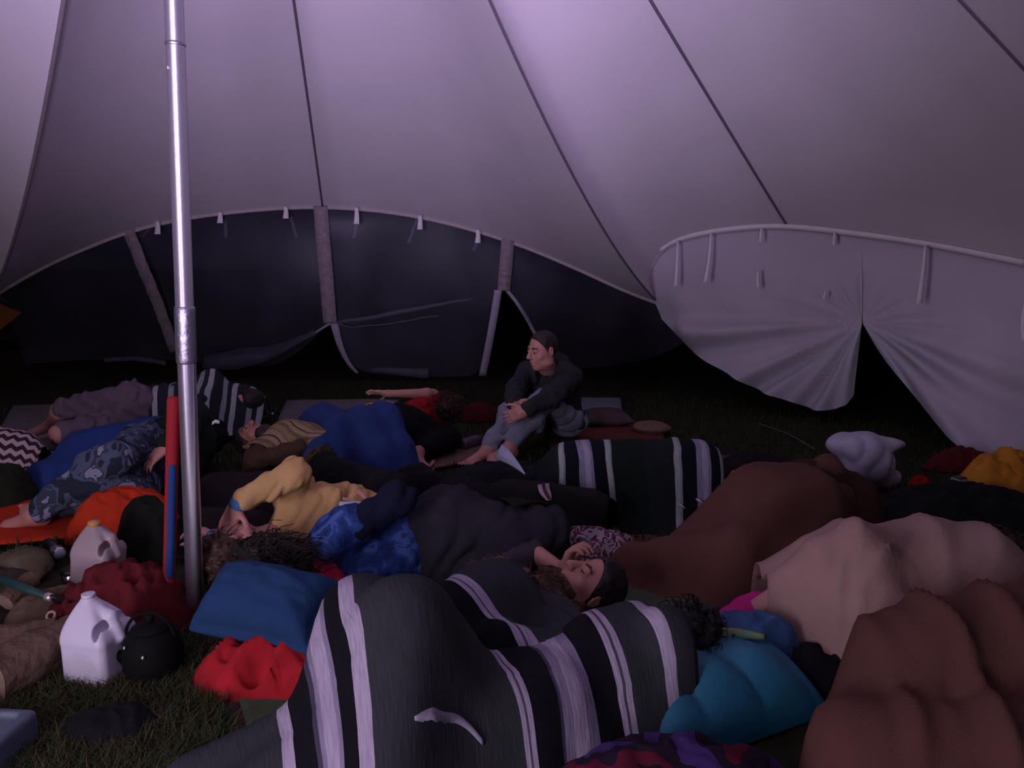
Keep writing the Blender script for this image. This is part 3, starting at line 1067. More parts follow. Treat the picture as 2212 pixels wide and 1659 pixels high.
    def brows(self, mat_):
        s = self.s; R = self.HR; c = self.head
        P = lambda x, y, z: c + R @ (V3(x, y, z) * s)
        for k in (1, -1):
            F = Field(P(.032 * k, .09, .03) - .05 * s, P(.032 * k, .09, .03) + .05 * s, .003)
            F.cap(P(.014 * k, .091, .024), P(.034 * k, .088, .030), .0045 * s, .0045 * s, .004)
            F.cap(P(.034 * k, .088, .030), P(.052 * k, .074, .024), .0045 * s, .003 * s, .004)
            v, f = F.mesh(1)
            mobj('eyebrow', v, f, mat_, self.obj)
            F = Field(P(.032 * k, .085, .004) - .04 * s, P(.032 * k, .085, .004) + .04 * s, .0025)
            F.cap(P(.020 * k, .0875, .002), P(.033 * k, .0895, .000), .0026 * s, .003 * s, .003)
            F.cap(P(.033 * k, .0895, .000), P(.045 * k, .0845, .002), .003 * s, .0024 * s, .003)
            v, f = F.mesh(1)
            mobj('eyelash', v, f, M_EYE, self.obj)


ALL_TORSO = ['torso', 'pelvis']
def arms(*ks): return [t % k for k in ks for t in ('uarm%d', 'farm%d')]
def legs(*ks): return [t % k for k in ks for t in ('thigh%d', 'shin%d')]
# ------------------------------------------------------------------ cloth that lies over things
def sup(body, tags=None):
    out = []
    for p in body.prims():
        if tags and p[0] not in tags: continue
        if p[1] == 'cap': out.append((p[2], p[3], p[4], p[5]))
        else:
            r = p[3]; i = int(np.argmax(r)); ax = p[4][:, i]; m = (r.sum() - r[i]) / 2
            out.append((p[2] - ax * max(r[i] - m, 0), p[2] + ax * max(r[i] - m, 0), m, m))
    return out


def drape(name, quad, supports, mat_, label, cat, res=.02, gap=.032, hang=5.0, grav=.0006, fold=(.012, .12), fdir=None, thick=.008, seed=0, edge=.02, iters=500, floor=.012, ulen=None, group=None, ribs=None, parent=None, raw=False):
    q = [np.asarray(c, float)[:2] for c in quad]        # (u0v0, u1v0, u1v1, u0v1)
    lu = .5 * (np.linalg.norm(q[1] - q[0]) + np.linalg.norm(q[2] - q[3])); lv = .5 * (np.linalg.norm(q[3] - q[0]) + np.linalg.norm(q[2] - q[1]))
    nu = max(int(lu / res) + 1, 8); nv = max(int(lv / res) + 1, 8)
    u = np.linspace(0, 1, nu)[:, None, None]; w = np.linspace(0, 1, nv)[None, :, None]
    P = (1 - u) * (1 - w) * q[0] + u * (1 - w) * q[1] + u * w * q[2] + (1 - u) * w * q[3]
    P3 = np.concatenate([P, np.zeros(P.shape[:2] + (1,))], -1)
    if edge:
        for a in (0, 1): P[..., a] += edge * wob(P3.reshape(-1, 3), seed + 31 + a, .25, 2).reshape(P.shape[:2])
    h0 = np.full(P.shape[:2], floor)
    for (a, b, ra, rb) in supports:
        a = np.asarray(a, float); b = np.asarray(b, float)
        n = max(int(np.linalg.norm(b - a) / .015), 1) + 1
        for t in np.linspace(0, 1, n):
            c = a + (b - a) * t; r = ra + (rb - ra) * t + gap
            d2 = (P[..., 0] - c[0]) ** 2 + (P[..., 1] - c[1]) ** 2
            m = d2 < r * r
            h0[m] = np.maximum(h0[m], c[2] + np.sqrt(r * r - d2[m]))
    de = np.minimum(np.minimum(np.arange(nu), np.arange(nu)[::-1])[:, None], np.minimum(np.arange(nv), np.arange(nv)[::-1])[None, :]) * res
    gv = grav * (1 + hang * np.exp(-de / .07))
    h = h0.copy()
    for it in range(iters):
        p = np.pad(h, 1, mode='edge')
        h = np.maximum(h0, .25 * (p[2:, 1:-1] + p[:-2, 1:-1] + p[1:-1, 2:] + p[1:-1, :-2]) - gv)
    # ease the hard contact lines
    for it in range(4):
        p = np.pad(h, 1, mode='edge')
        h = .5 * h + .125 * (p[2:, 1:-1] + p[:-2, 1:-1] + p[1:-1, 2:] + p[1:-1, :-2])
    if fold[0]:
        S = np.eye(3)
        if fdir is not None:      # folds run along fdir
            d = unit(V3(fdir[0], fdir[1], 0)); S = np.eye(3) * 1.0 - .78 * np.outer(d, d)
        Pq = np.concatenate([P, h[..., None] * .5], -1).reshape(-1, 3) @ S
        n = ridge(Pq, seed, fold[1] * .5, 2).reshape(h.shape) - .55
        free = np.clip((h - h0) / .03, 0, 1) * .8 + .35
        h = h + fold[0] * n * free * 1.6
    if ribs:      # long hanging folds: (height, spacing, direction)
        d = unit(V3(ribs[2][0], ribs[2][1], 0)); pr = V3(-d[1], d[0], 0)
        Pq = np.concatenate([P, 0 * h[..., None]], -1)
        c = Pq @ pr + .06 * wob(Pq.reshape(-1, 3), seed + 5, .30, 2).reshape(h.shape)
        k = .5 + .5 * wob(Pq.reshape(-1, 3) @ (np.eye(3) - .6 * np.outer(d, d)), seed + 6, .18, 1).reshape(h.shape)
        h = h + ribs[0] * np.clip(de / .08, .05, 1) * np.clip(k, .1, 1) * (1 - np.abs(np.sin(np.pi * c / ribs[1]))) ** 1.6
    h = np.maximum(h, h0 - .004)
    h = np.maximum(h, floor)
    V = np.concatenate([P, h[..., None]], -1)
    U = np.cumsum(np.r_[np.zeros((1, nv)), np.linalg.norm(np.diff(V, axis=0), axis=-1)], axis=0)
    # stripes follow the cloth: length along u averaged across v keeps the bands whole
    Um = U.mean(axis=1, keepdims=True) * .88 + U * .12
    W = np.concatenate([np.zeros((nu, 1)), np.cumsum(np.linalg.norm(np.diff(V, axis=1), axis=-1), axis=1)], 1)
    uv = np.stack([Um, W], -1).reshape(-1, 2)
    if raw: return V, uv, nu, nv
    o = mobj(name, V.reshape(-1, 3), grid_faces(nu, nv), mat_, parent, uv=uv)
    solid(o, thick, -1)
    if parent is None: tag(o, label, cat, group)
    return o


def on_cloth(o, px, py):
    """the point of a cloth's mesh seen at photo pixel (px, py)"""
    v = np.empty(len(o.data.vertices) * 3); o.data.vertices.foreach_get('co', v); v = v.reshape(-1, 3) + origin(o)
    w = v - _C; d = w @ _F
    e = (1106 + FPX * (w @ _R) / d - px) ** 2 + (829.5 - FPX * (w @ _U) / d - py) ** 2
    k = np.argsort(e)[:6]
    return v[k[np.argmin(d[k])]]


def mound(name, c, rx, ry, ang, h, mat_, label, cat, seed=0, rid=.03, rs=.10, pw=2.2, irr=.16, nr=26, na=72, flat=.0, parent=None, fdir=None, group=None, base=.002, lean=(0, 0)):
    """a heap of crumpled cloth: closed, resting on the turf"""
    a = np.linspace(0, 2 * np.pi, na, endpoint=False)[:, None]; r = np.linspace(0, 1, nr)[None, :]
    dirs = np.stack([np.cos(a) + 0 * r, np.sin(a) + 0 * r, 0 * a + 0 * r], -1)
    out = 1 + irr * wob((dirs * 1.0).reshape(-1, 3), seed + 3, .8, 3).reshape(na, nr)
    x = r * np.cos(a) * rx * out; y = r * np.sin(a) * ry * out
    z = h * np.clip(1 - r ** pw, 0, 1) ** (.8 - flat * .5) * np.ones_like(x)
    P = np.stack([x, y, z * .8], -1).reshape(-1, 3)
    Q = P
    if fdir is not None:
        d = unit(V3(fdir[0], fdir[1], 0)); Q = P @ (np.eye(3) - .75 * np.outer(d, d))
    n = (ridge(Q, seed, rs * .55, 2).reshape(na, nr) - .55)
    z = z + rid * n * (1 - r ** 6) * 1.6
    z = np.maximum(z, base + .004 * (1 - r))
    cs, sn = math.cos(ang), math.sin(ang)
    X = c[0] + cs * x - sn * y + lean[0] * z; Y = c[1] + sn * x + cs * y + lean[1] * z
    V = np.stack([X, Y, z + 0 * x], -1).reshape(-1, 3)
    Bt = V.copy().reshape(na, nr, 3)[:, -1].copy(); Bt[:, 2] = 0.0
    f = grid_faces(na, nr, wrap_u=True)
    k = len(V); V = np.concatenate([V, Bt])
    for i in range(na):
        i2 = (i + 1) % na
        f.append((i * nr + nr - 1, i2 * nr + nr - 1, k + i2, k + i))
    f.append(tuple(k + i for i in range(na))[::-1])
    uv = np.concatenate([np.stack([x, y], -1).reshape(-1, 2), np.zeros((na, 2))])
    o = mobj(name, V, f, mat_, parent, uv=uv)
    if parent is None: tag(o, label, cat, group)
    return o


def pillow(name, c, w, d, h, ang, mat_, label, cat, seed=0, tilt=0, roll=0, wr=.008, parent=None, pinch=.12, group=None, n=36, rest=True):
    u = np.linspace(-1, 1, n); X, Y = np.meshgrid(u, u, indexing='ij')
    th = (np.clip(1 - np.abs(X) ** 2.6, 0, 1) * np.clip(1 - np.abs(Y) ** 2.6, 0, 1)) ** .5
    sx = 1 - pinch * (1 - np.abs(X)) * 0 - pinch * np.abs(Y) ** 2 * 0
    px = X * w / 2 * (1 - pinch * (1 - Y ** 2) * X ** 2); py = Y * d / 2 * (1 - pinch * (1 - X ** 2) * Y ** 2)
    top = np.stack([px, py, th * h / 2], -1); bot = np.stack([px, py, -th * h / 2 * .8], -1)
    for S, sg in ((top, 1), (bot, -1)):
        S[..., 2] += sg * wr * (ridge(S.reshape(-1, 3), seed, .06, 2).reshape(n, n) - .5) * np.clip(th * 2, 0, 1)
    V = np.concatenate([top.reshape(-1, 3), bot.reshape(-1, 3)])
    f = [tuple(q) for q in grid_faces(n, n)] + [tuple(i + n * n for i in q[::-1]) for q in grid_faces(n, n)]
    # close the seam
    ring = [i * n for i in range(n)] + [(n - 1) * n + j for j in range(1, n)] + [i * n + n - 1 for i in range(n - 2, -1, -1)] + [j for j in range(n - 2, 0, -1)]
    for a, b in zip(ring, ring[1:] + ring[:1]): f.append((a, b, b + n * n, a + n * n))
    Rm = rot_z(ang) @ np.array(Matrix.Rotation(tilt, 3, 'X')) @ np.array(Matrix.Rotation(roll, 3, 'Y'))
    V = V @ Rm.T
    V = V + np.asarray(c, float) - (np.array([0, 0, V[:, 2].min()]) if rest else 0)
    o = mobj(name, V, f, mat_, parent)
    if parent is None: tag(o, label, cat, group)
    return o


MAT_QUADS = []


def slab(name, quad, z0, th, mat_, label, cat, seed=0, wave=.006, res=.04, parent=None, group=None, bottom_mat=None, curl=None):
    """a mat: bilinear quad, gently wavy, with thickness"""
    q = [np.asarray(c, float)[:2] for c in quad]
    MAT_QUADS.append(q)
    lu = np.linalg.norm(q[1] - q[0]); lv = np.linalg.norm(q[3] - q[0])
    nu = max(int(lu / res), 4) + 1; nv = max(int(lv / res), 4) + 1
    u = np.linspace(0, 1, nu)[:, None, None]; w = np.linspace(0, 1, nv)[None, :, None]
    P = (1 - u) * (1 - w) * q[0] + u * (1 - w) * q[1] + u * w * q[2] + (1 - u) * w * q[3]
    z = z0 + wave * (1 + wob(np.concatenate([P, 0 * P[..., :1]], -1).reshape(-1, 3), seed, .3, 2).reshape(nu, nv))
    if curl: z = z + curl(u[..., 0] + 0 * w[..., 0], w[..., 0] + 0 * u[..., 0])
    V = np.concatenate([P, z[..., None]], -1).reshape(-1, 3)
    B = V - np.array([0, 0, th])
    n = nu * nv
    f = grid_faces(nu, nv) + [tuple(i + n for i in k[::-1]) for k in grid_faces(nu, nv)]
    ring = [i * nv for i in range(nu)] + [(nu - 1) * nv + j for j in range(1, nv)] + [i * nv + nv - 1 for i in range(nu - 2, -1, -1)] + [j for j in range(nv - 2, 0, -1)]
    for a, b in zip(ring, ring[1:] + ring[:1]): f.append((a, a + n, b + n, b))
    uv = np.concatenate([np.stack([u[..., 0] * lu + 0 * w[..., 0], w[..., 0] * lv + 0 * u[..., 0]], -1).reshape(-1, 2)] * 2)
    o = mobj(name, np.concatenate([V, B]), f, [mat_] + ([bottom_mat] if bottom_mat else []), parent, uv=uv)
    if bottom_mat:
        for p in o.data.polygons[len(grid_faces(nu, nv)):]: p.material_index = 1
    if parent is None: tag(o, label, cat, group)
    return o


# ------------------------------------------------------------------ materials of the cloths
M_CHAR = mat('charcoal_jacket', '#33353a', var=.1)
M_DKNAVY = mat('navy_cotton', '#171a33', var=.1)
M_BLACK = mat('black_cotton', '#15151a', var=.1)
M_JEANS = mat('pale_grey_denim', '#8d93a6', var=.1, scale=30)
M_GREYPANTS = mat('slate_trousers', '#2d2b33', var=.1)
M_RED = mat('red_cotton', '#b0222a', var=.14)
M_REDDARK = mat('dark_red_cotton', '#5e1c20', var=.15)
M_TAN = mat('tan_jacket_cloth', '#cfa671', var=.08, scale=8)
M_BLUECUFF = mat('dusty_blue_knit', '#4d7fae', var=.08)
M_BLUE = mat('royal_blue_nylon', '#2b427e', rough=.75, var=.1)
M_BLUE2 = mat('royal_blue_fleece', '#2c4484', var=.1)
M_OLIVE = mat('dark_olive_cloth', '#26291d', var=.15)
M_GREENJ = mat('bottle_green_cloth', '#232c25', var=.12)
M_MAROON = mat('maroon_black_cloth', '#241a20', var=.18)
M_BROWNBL = mat('russet_wool', '#64423a', var=.06, scale=7, bump=.35, bscale=150)
M_BROWNDK = mat('dark_russet_wool', '#41271f', var=.12)
M_BEIGE = mat('beige_fleece', '#a68780', var=.05, scale=9)
M_GREYMAT = mat('grey_foam', '#7b7577', var=.06)
M_GREENMAT = mat('olive_foam_mat', '#4e5c45', var=.06)
M_UNDER = mat('plum_mat_back', '#4a3236', var=.1)
M_PINK = mat('pink_sock_knit', '#d9308c', var=.08)
M_CORAL = mat('coral_fleece', '#d8385a', var=.12, scale=30, bump=.8, bscale=90)
M_ORANGE = mat('orange_red_cloth', '#c93a1c', var=.1)
M_PURPLEGREY = mat('mauve_sock_knit', '#6d6276', var=.06)
M_FUR = mat('brown_fur', '#4a3a28', var=.2, scale=20, bump=1.0, bscale=120)
M_TEAL = mat('teal_nylon', '#22728f', rough=.6, var=.08)
M_WHITECLOTH = mat('pale_blue_cotton', '#a9aec6', var=.05)


def camo():
    m = mat('camouflage_twill', '#4a5368', var=.1)
    nt = m.node_tree; b = nt.nodes['Principled BSDF']
    tc = nt.nodes.new('ShaderNodeTexCoord'); n = nt.nodes.new('ShaderNodeTexNoise'); n.inputs['Scale'].default_value = 11; n.inputs['Detail'].default_value = 2
    n.inputs['Distortion'].default_value = .6
    nt.links.new(tc.outputs['Object'], n.inputs['Vector'])
    r = nt.nodes.new('ShaderNodeValToRGB'); r.color_ramp.interpolation = 'CONSTANT'
    e = r.color_ramp.elements
    e[0].position = 0; e[0].color = (*lin('#2d3342'), 1); e[1].position = .44; e[1].color = (*lin('#566078'), 1)
    x = e.new(.53); x.color = (*lin('#3c4558'), 1); x = e.new(.60); x.color = (*lin('#8f93a8'), 1); x = e.new(.70); x.color = (*lin('#5a6478'), 1)
    nt.links.new(n.outputs['Fac'], r.inputs[0]); nt.links.new(r.outputs[0], b.inputs['Base Color'])
    return m


def patches(name, cols, scale=9, dist=.8, cuts=None, rough=.9):
    m = mat(name, cols[0], rough=rough)
    nt = m.node_tree; b = nt.nodes['Principled BSDF']
    tc = nt.nodes.new('ShaderNodeTexCoord'); n = nt.nodes.new('ShaderNodeTexNoise'); n.inputs['Scale'].default_value = scale; n.inputs['Detail'].default_value = 2.5
    n.inputs['Distortion'].default_value = dist
    nt.links.new(tc.outputs['Object'], n.inputs['Vector'])
    r = nt.nodes.new('ShaderNodeValToRGB'); r.color_ramp.interpolation = 'CONSTANT'
    e = r.color_ramp.elements; e[0].position = 0; e[0].color = (*lin(cols[0]), 1)
    cuts = cuts or np.linspace(.38, .64, len(cols) - 1)
    e[1].position = cuts[0]; e[1].color = (*lin(cols[1]), 1)
    for c, p in zip(cols[2:], cuts[1:]):
        x = e.new(p); x.color = (*lin(c), 1)
    nt.links.new(n.outputs['Fac'], r.inputs[0]); nt.links.new(r.outputs[0], b.inputs['Base Color'])
    return m


M_CAMO = camo()
M_TIEDYE = patches('tie_dye_blue', ['#1f3062', '#273e78', '#314c8c', '#4c64a4', '#2b4480'], 11, 1.2)
M_FLORAL = patches('floral_print', ['#4a1824', '#8d848e', '#5f2032', '#a39aa4', '#6b2838', '#6f6874'], 15, .5)
M_PATCHBAG = patches('patchwork_cloth', ['#17111c', '#56142a', '#221426', '#43306a', '#4f1c24', '#15111a'], 4, .5)

W, K, GY, DG = '#b4aabf', '#17171d', '#8f879e', '#3a3d40'
SERAPE = [(0, DG), (.16, W), (.182, '#5b5664'), (.188, W), (.205, K), (.30, GY), (.325, W), (.385, GY), (.41, '#4b4658'), (.43, K), (.51, W), (.528, '#5b5664'), (.534, W), (.55, DG), (.70, DG)]
M_SERAPE = stripe_mat('striped_serape', SERAPE, period=.70, wobble=.004)
SERAPE_B = [(0, DG), (.07, W), (.105, DG), (.21, W), (.232, '#5b5664'), (.238, W), (.252, K), (.34, GY), (.37, W), (.42, GY), (.44, '#4b4658'), (.455, K), (.53, W), (.548, '#5b5664'), (.554, W), (.572, DG),
            (1.00, W), (1.016, '#5b5664'), (1.022, W), (1.04, K), (1.095, GY), (1.115, W), (1.165, GY), (1.185, '#4b4658'), (1.20, K), (1.265, W), (1.281, '#5b5664'), (1.287, W), (1.302, DG), (1.62, W), (1.65, DG), (2.2, DG)]
M_SERAPE_B = stripe_mat('striped_serape_wide', SERAPE_B, wobble=.004)
SERAPE2 = [(0, '#20272a'), (.10, '#20272a'), (.13, '#a7b0ac'), (.155, '#8f9a9a'), (.165, '#14161f'), (.235, '#8f8aa4'), (.265, '#aaa6bc'), (.295, '#8f8aa4'), (.31, '#14161f'), (.375, '#a7b0ac'), (.397, '#8f9a9a'), (.405, '#182420'), (.56, '#182420')]
M_SERAPE2 = stripe_mat('green_black_serape', SERAPE2, period=.56, wobble=.006)
M_PONCHO = stripe_mat('tan_striped_poncho', [(0, '#96805f'), (.035, '#7a664c'), (.06, '#a38f72'), (.085, '#8a7154'), (.09, '#4c3a30'), (.098, '#a38f72'), (.13, '#8a7154')], period=.14, axis='Y')
M_ZEBRA = stripe_mat('grey_white_stripes', [(0, '#2f3138'), (.05, '#9ba0a4'), (.09, '#2f3138'), (.125, '#b6babd'), (.165, '#2f3138'), (.2, '#30333a')], period=.2)


def zigzag():
    m = mat('zigzag_knit', '#bba6ac')
    nt = m.node_tree; b = nt.nodes['Principled BSDF']
    uv = nt.nodes.new('ShaderNodeUVMap')
    s = nt.nodes.new('ShaderNodeSeparateXYZ'); nt.links.new(uv.outputs[0], s.inputs[0])
    pp = nt.nodes.new('ShaderNodeMath'); pp.operation = 'PINGPONG'; pp.inputs[1].default_value = .03; nt.links.new(s.outputs['X'], pp.inputs[0])
    ad = nt.nodes.new('ShaderNodeMath'); ad.operation = 'MULTIPLY_ADD'; ad.inputs[1].default_value = .8; nt.links.new(pp.outputs[0], ad.inputs[0]); nt.links.new(s.outputs['Y'], ad.inputs[2])
    md = nt.nodes.new('ShaderNodeMath'); md.operation = 'FLOORED_MODULO'; md.inputs[1].default_value = .06; nt.links.new(ad.outputs[0], md.inputs[0])
    gt = nt.nodes.new('ShaderNodeMath'); gt.operation = 'GREATER_THAN'; gt.inputs[1].default_value = .03; nt.links.new(md.outputs[0], gt.inputs[0])
    mx = nt.nodes.new('ShaderNodeMix'); mx.data_type = 'RGBA'; mx.inputs[6].default_value = (*lin('#c9b2b4'), 1); mx.inputs[7].default_value = (*lin('#3d2b33'), 1)
    nt.links.new(gt.outputs[0], mx.inputs[0]); nt.links.new(mx.outputs[2], b.inputs['Base Color'])
    return m


M_ZIG = zigzag()
# ------------------------------------------------------------------ mats and rugs on the turf
slab('foam_mat', [G(-30, 985), G(480, 955), G(548, 862), G(30, 880)], .012, .012, M_GREYMAT, 'long pale grey foam mat under the sleeper in striped grey and white cloth', 'mat', 1, wave=.008)
slab('foam_mat', [G(560, 1000), G(880, 1010), G(860, 868), G(620, 868)], .012, .012, M_GREYMAT, 'grey foam mat spread under the blue sleeping bag and red-shirted sleeper', 'mat', 2, wave=.008)
M_RUG = mat('rust_rug_wool', '#6d352c', var=.15, scale=24)
slab('rug', [G(1190, 985), G(1440, 968), G(1425, 915), G(1180, 905)], .010, .010, M_RUG, 'rust red rug on the grass beside the seated man', 'rug', 3)
slab('sitting_mat', [G(1225, 905), G(1345, 903), G(1340, 868), G(1240, 866)], .03, .012, mat('pale_mat_foam', '#7f8489', var=.05), 'pale grey sitting mat lying behind the seated man', 'mat', 4)
slab('sitting_mat', [G(880, 1030), G(1060, 990), G(1080, 950), G(930, 990)], .012, .010, mat('fawn_mat_cloth', '#7b6659', var=.1), 'fawn mat at the bare feet of the seated man', 'mat', 5)
slab('sleeping_mat', [G(440, 1335), G(500, 1600), G(720, 1660), G(690, 1300)], .012, .012, M_UNDER, 'olive green sleeping mat with plum underside beside the tent pole', 'mat', 6, wave=.003)
slab('top_layer', [G(462, 1330), G(538, 1600), G(720, 1655), G(690, 1305)], .021, .010, M_GREENMAT, None, None, 6, wave=.003, parent=bpy.data.objects['sleeping_mat'])
slab('sleeping_mat', [G(1290, 1330), G(1545, 1350), G(1520, 1290), G(1290, 1222)], .018, .016, M_GREENMAT, 'olive green sleeping mat under the bearded man', 'mat', 7, wave=.004)
slab('groundsheet', [G(-60, 1190), G(330, 1150), G(330, 1055), G(-60, 1105)], .012, .008, M_ORANGE, 'orange-red groundsheet under the camouflage trousers', 'groundsheet', 8, wave=.012)

# ------------------------------------------------------------------ the seated man
b = Body(1.0, V3(.33, 5.22, .13), V3(.23, 5.05, .51), (.83, -.55, 0), (.83, -.55, .0), (-.55, -.83, .15), D(1172, 757, 4.93), (-.92, -.62, -.10), (-.12, -.05, 1),
         {1: dict(at=D(1128, 893, 4.62), pole=(.9, -.3, -.35), dir=(-.8, -.25, -.25), palm=(-.2, .9, -.3), curl=.75), -1: dict(at=D(1098, 892, 4.60), pole=(-.9, -.1, -.3), dir=(.7, -.3, -.35), palm=(.1, .9, -.4), curl=.75)},
         {1: dict(at=D(1100, 965, 4.72), pole=(-.1, -.3, 1), dir=(-.75, -.6, 0), up=(0, 0, 1)), -1: dict(at=D(1052, 972, 4.74), pole=(-.25, -.2, 1), dir=(-.75, -.6, 0), up=(0, 0, 1))})
b.build('man with short receding hair sitting hugging his knees in charcoal jacket', M_SKIN, vox=.0065, nose=1.1)
b.cloth('jacket', ['torso', 'pelvis'] + arms(1, -1), .022, M_CHAR, seed=11, vox=.008, ends={'farm1': (0, .93), 'farm-1': (0, .93)},
        extra=[('collar', 'cap', b.neck - b.ss * .055 + V3(0, 0, .02), b.neck + b.ss * .055 + V3(0, 0, .02), .062, .062, .03), ('hood', 'ell', b.neck - b.front * .085 + V3(0, 0, .03), V3(.10, .06, .075), None, .03)])
v, f = strip_mesh(resample([b.neck + b.front * .075 + V3(0, 0, .0), b.neck + b.front * .125 - b.up * .12, b.pelvis + b.up * .22 + b.front * .16], 20), np.linspace(.07, .16, 20), b.ss, .012)
mobj('jacket_front', v, f, mat('black_quilting', '#111216', var=.1), b.obj, True)['label'] = 'dark open front of the jacket'
b.cloth('jeans', ['pelvis'] + legs(1, -1), .014, M_JEANS, seed=13, ends={'shin1': (0, .90), 'shin-1': (0, .90)})
b.hair(M_HAIR_DARK, thick=.004, line=-.034, seed=4, rough=.003, strands=260, slen=.018, curl=.002, srad=.0016)
b.brows(M_HAIR_DARK)

# ------------------------------------------------------------------ the curled sleeper in red
b2 = Body(.80, V3(-.72, 4.78, .17), V3(-.50, 4.98, .23), (.1, .3, .95), (.15, .25, .95), (-.6, .75, 0), D(962, 885, 5.08), (.55, .8, -.2), (.8, -.2, .35),
          {1: dict(at=D(838, 850, 4.95), el=D(922, 850, 5.0), pole=(.3, .2, 1), dir=(-.95, 0, .12), palm=(0, -.5, -.9), curl=.15, spread=.3, thumb_open=.5), -1: dict(at=D(835, 873, 5.08), pole=(.2, .8, .2), dir=(-1, 0, .05), palm=(0, -.3, -.9), curl=.2, spread=.2)},
          {1: dict(at=G(905, 975, .10), pole=(-.1, .9, .25), dir=(.45, -.75, -.5), up=(.3, .4, .8)), -1: dict(at=G(900, 992, .06), pole=(-.6, .9, .0), dir=(.85, -.5, 0), up=(0, .3, 1))})
b2.build('barefoot sleeper in red top and black trousers curled beyond the blue sleeping bag', M_SKIN, vox=.0065)
b2.cloth('top', ['torso'] + ['uarm-1'], .016, M_RED, seed=21)
b2.cloth('trousers', ['pelvis'] + legs(1, -1), .024, M_BLACK, seed=22, ends={'shin1': (0, .82), 'shin-1': (0, .85)}, extra=[('pelvis', 'ell', b2.pelvis + V3(.03, -.02, .0), V3(.17, .15, .14), None, .05)])
b2.hair(M_HAIR_BROWN, thick=.030, line=.02, seed=6, rough=.012, drop=.05, strands=420, slen=.13, curl=.016, srad=.003, label='long curly brown hair')
mound('cushion', G(1035, 905), .17, .12, .2, .12, M_REDDARK, 'dark red cushion between the curled sleeper and the seated man', 'cushion', 7, rid=.012, pw=3)

# ------------------------------------------------------------------ the man on his back by the pole, blue sleeping bag
b3 = Body(1.0, V3(-.95, 4.20, .12), V3(-1.38, 4.52, .13), (.65, .76, 0), (.65, .76, 0), (0, 0, 1), D(548, 948, 4.72), (-.15, -.25, 1), (-.93, .33, .05),
          {1: dict(at=V3(-1.05, 4.5, .22), pole=(0, 1, 0)), -1: dict(at=V3(-1.15, 4.15, .22), pole=(0, -1, 0))}, {1: dict(at=V3(-.52, 3.80, .08), pole=(0, .1, 1), dir=(.3, 0, .9), up=(-.9, .3, 0)), -1: dict(at=V3(-.60, 3.70, .08), pole=(0, .1, 1), dir=(.3, 0, .9), up=(-.9, .3, 0))})
b3.build('man lying on his back with ruddy face up, tan striped poncho on chest', M_SKIN2, vox=.007, nose=1.2, hands=False)
b3.cloth('trousers', ['pelvis'] + legs(1, -1), .014, M_GREYPANTS, vox=.012, seed=31)
b3.cloth('jersey', ['torso'] + arms(1, -1), .016, mat('brown_jersey', '#4d3a2e', var=.1), vox=.010, seed=32)
b3.hair(M_HAIR_DARK, thick=.008, line=.0, seed=8)
b3.brows(M_HAIR_DARK); b3.beard(M_HAIR_DARK, thick=.008, length=.015, seed=5)
drape('striped_poncho', [V3(-1.5, 4.35, 0), V3(-1.02, 4, 0), V3(-0.88, 4.42, 0), V3(-1.3, 4.74, 0)], sup(b3, ['torso', 'pelvis', 'uarm1', 'uarm-1']), M_PONCHO, 'tan and brown striped poncho over the chest of the man lying on his back', 'poncho', res=.016, fold=(.010, .10), floor=.06, seed=5)
drape('sleeping_bag', [V3(-1.36, 4.62, 0), V3(-.98, 3.62, 0), V3(-.34, 3.72, 0), V3(-.98, 5.12, 0)], sup(b3, ['pelvis', 'thigh1', 'thigh-1', 'shin1', 'shin-1']) + [(V3(-1.24,4.86,.15), V3(-.95,4.45,.15), .14, .13), (V3(-.95,4.45,.15), V3(-.70,4.02,.14), .13, .15)], M_BLUE, 'royal blue sleeping bag heaped over the legs of the man lying on his back', 'sleeping bag', res=.016, fold=(.016, .16), fdir=(.6, -.5), seed=9, grav=.0012, edge=.03, gap=.045)
ft = mound('fur_throw', G(700, 1065, .05), .21, .18, .5, .26, M_FUR, 'shaggy brown fur throw behind the raised elbow of the tan jacket', 'throw', 12, rid=.03, rs=.10, pw=2.2)
_v = np.array([q.co for q in ft.data.vertices]) + origin(ft)
_r = np.random.default_rng(8); ms = []
for i_ in _r.choice(len(_v), 900, replace=True):
    p_ = _v[i_]; d_ = unit(_r.normal(size=3) * .6 + V3(0, -.4, .5)); t_ = np.linspace(0, 1, 4)[:, None]
    ms.append(tube_mesh(p_ + d_ * .05 * t_ + V3(0, 0, -.02) * t_ ** 2, np.linspace(.003, .001, 4), 3, cap=False))
v, f = join(*ms)
mobj('fur_pile', v, f, M_HAIR_SANDY, ft)['kind'] = 'stuff'


# ------------------------------------------------------------------ the sleeper in camouflage trousers
b4 = Body(1.0, V3(-1.93, 3.98, .19), V3(-1.80, 4.36, .20), (.1, .2, .95), (.1, .25, .95), (-.8, .5, .1), V3(-1.84, 4.54, .19), (-.4, .8, .2), (.5, .7, .1),
          {1: dict(at=D(352, 975, 3.86), pole=(.6, -.5, .2), dir=(-.6, -.5, -.5), palm=(.3, .6, -.3), curl=.5), -1: dict(at=V3(-1.9, 4.5, .06), pole=(-.3, .8, 0))},
          {1: dict(at=D(70, 1113, 3.62), pole=(.45, -.8, .3), dir=(-.92, -.2, -.1), up=(.1, -.6, .8)), -1: dict(at=D(95, 1085, 3.75), pole=(-.2, -.7, .0), dir=(-.92, .1, -.1), up=(.0, -.6, .8))})
b4.build('sleeper on their side in blue-grey camouflage trousers with bare feet', M_SKIN, vox=.0075)
b4.cloth('camouflage_trousers', ['pelvis'] + legs(1, -1), .026, M_CAMO, seed=41, wr=(.009, .13), ends={'shin1': (0, .86), 'shin-1': (0, .86)})
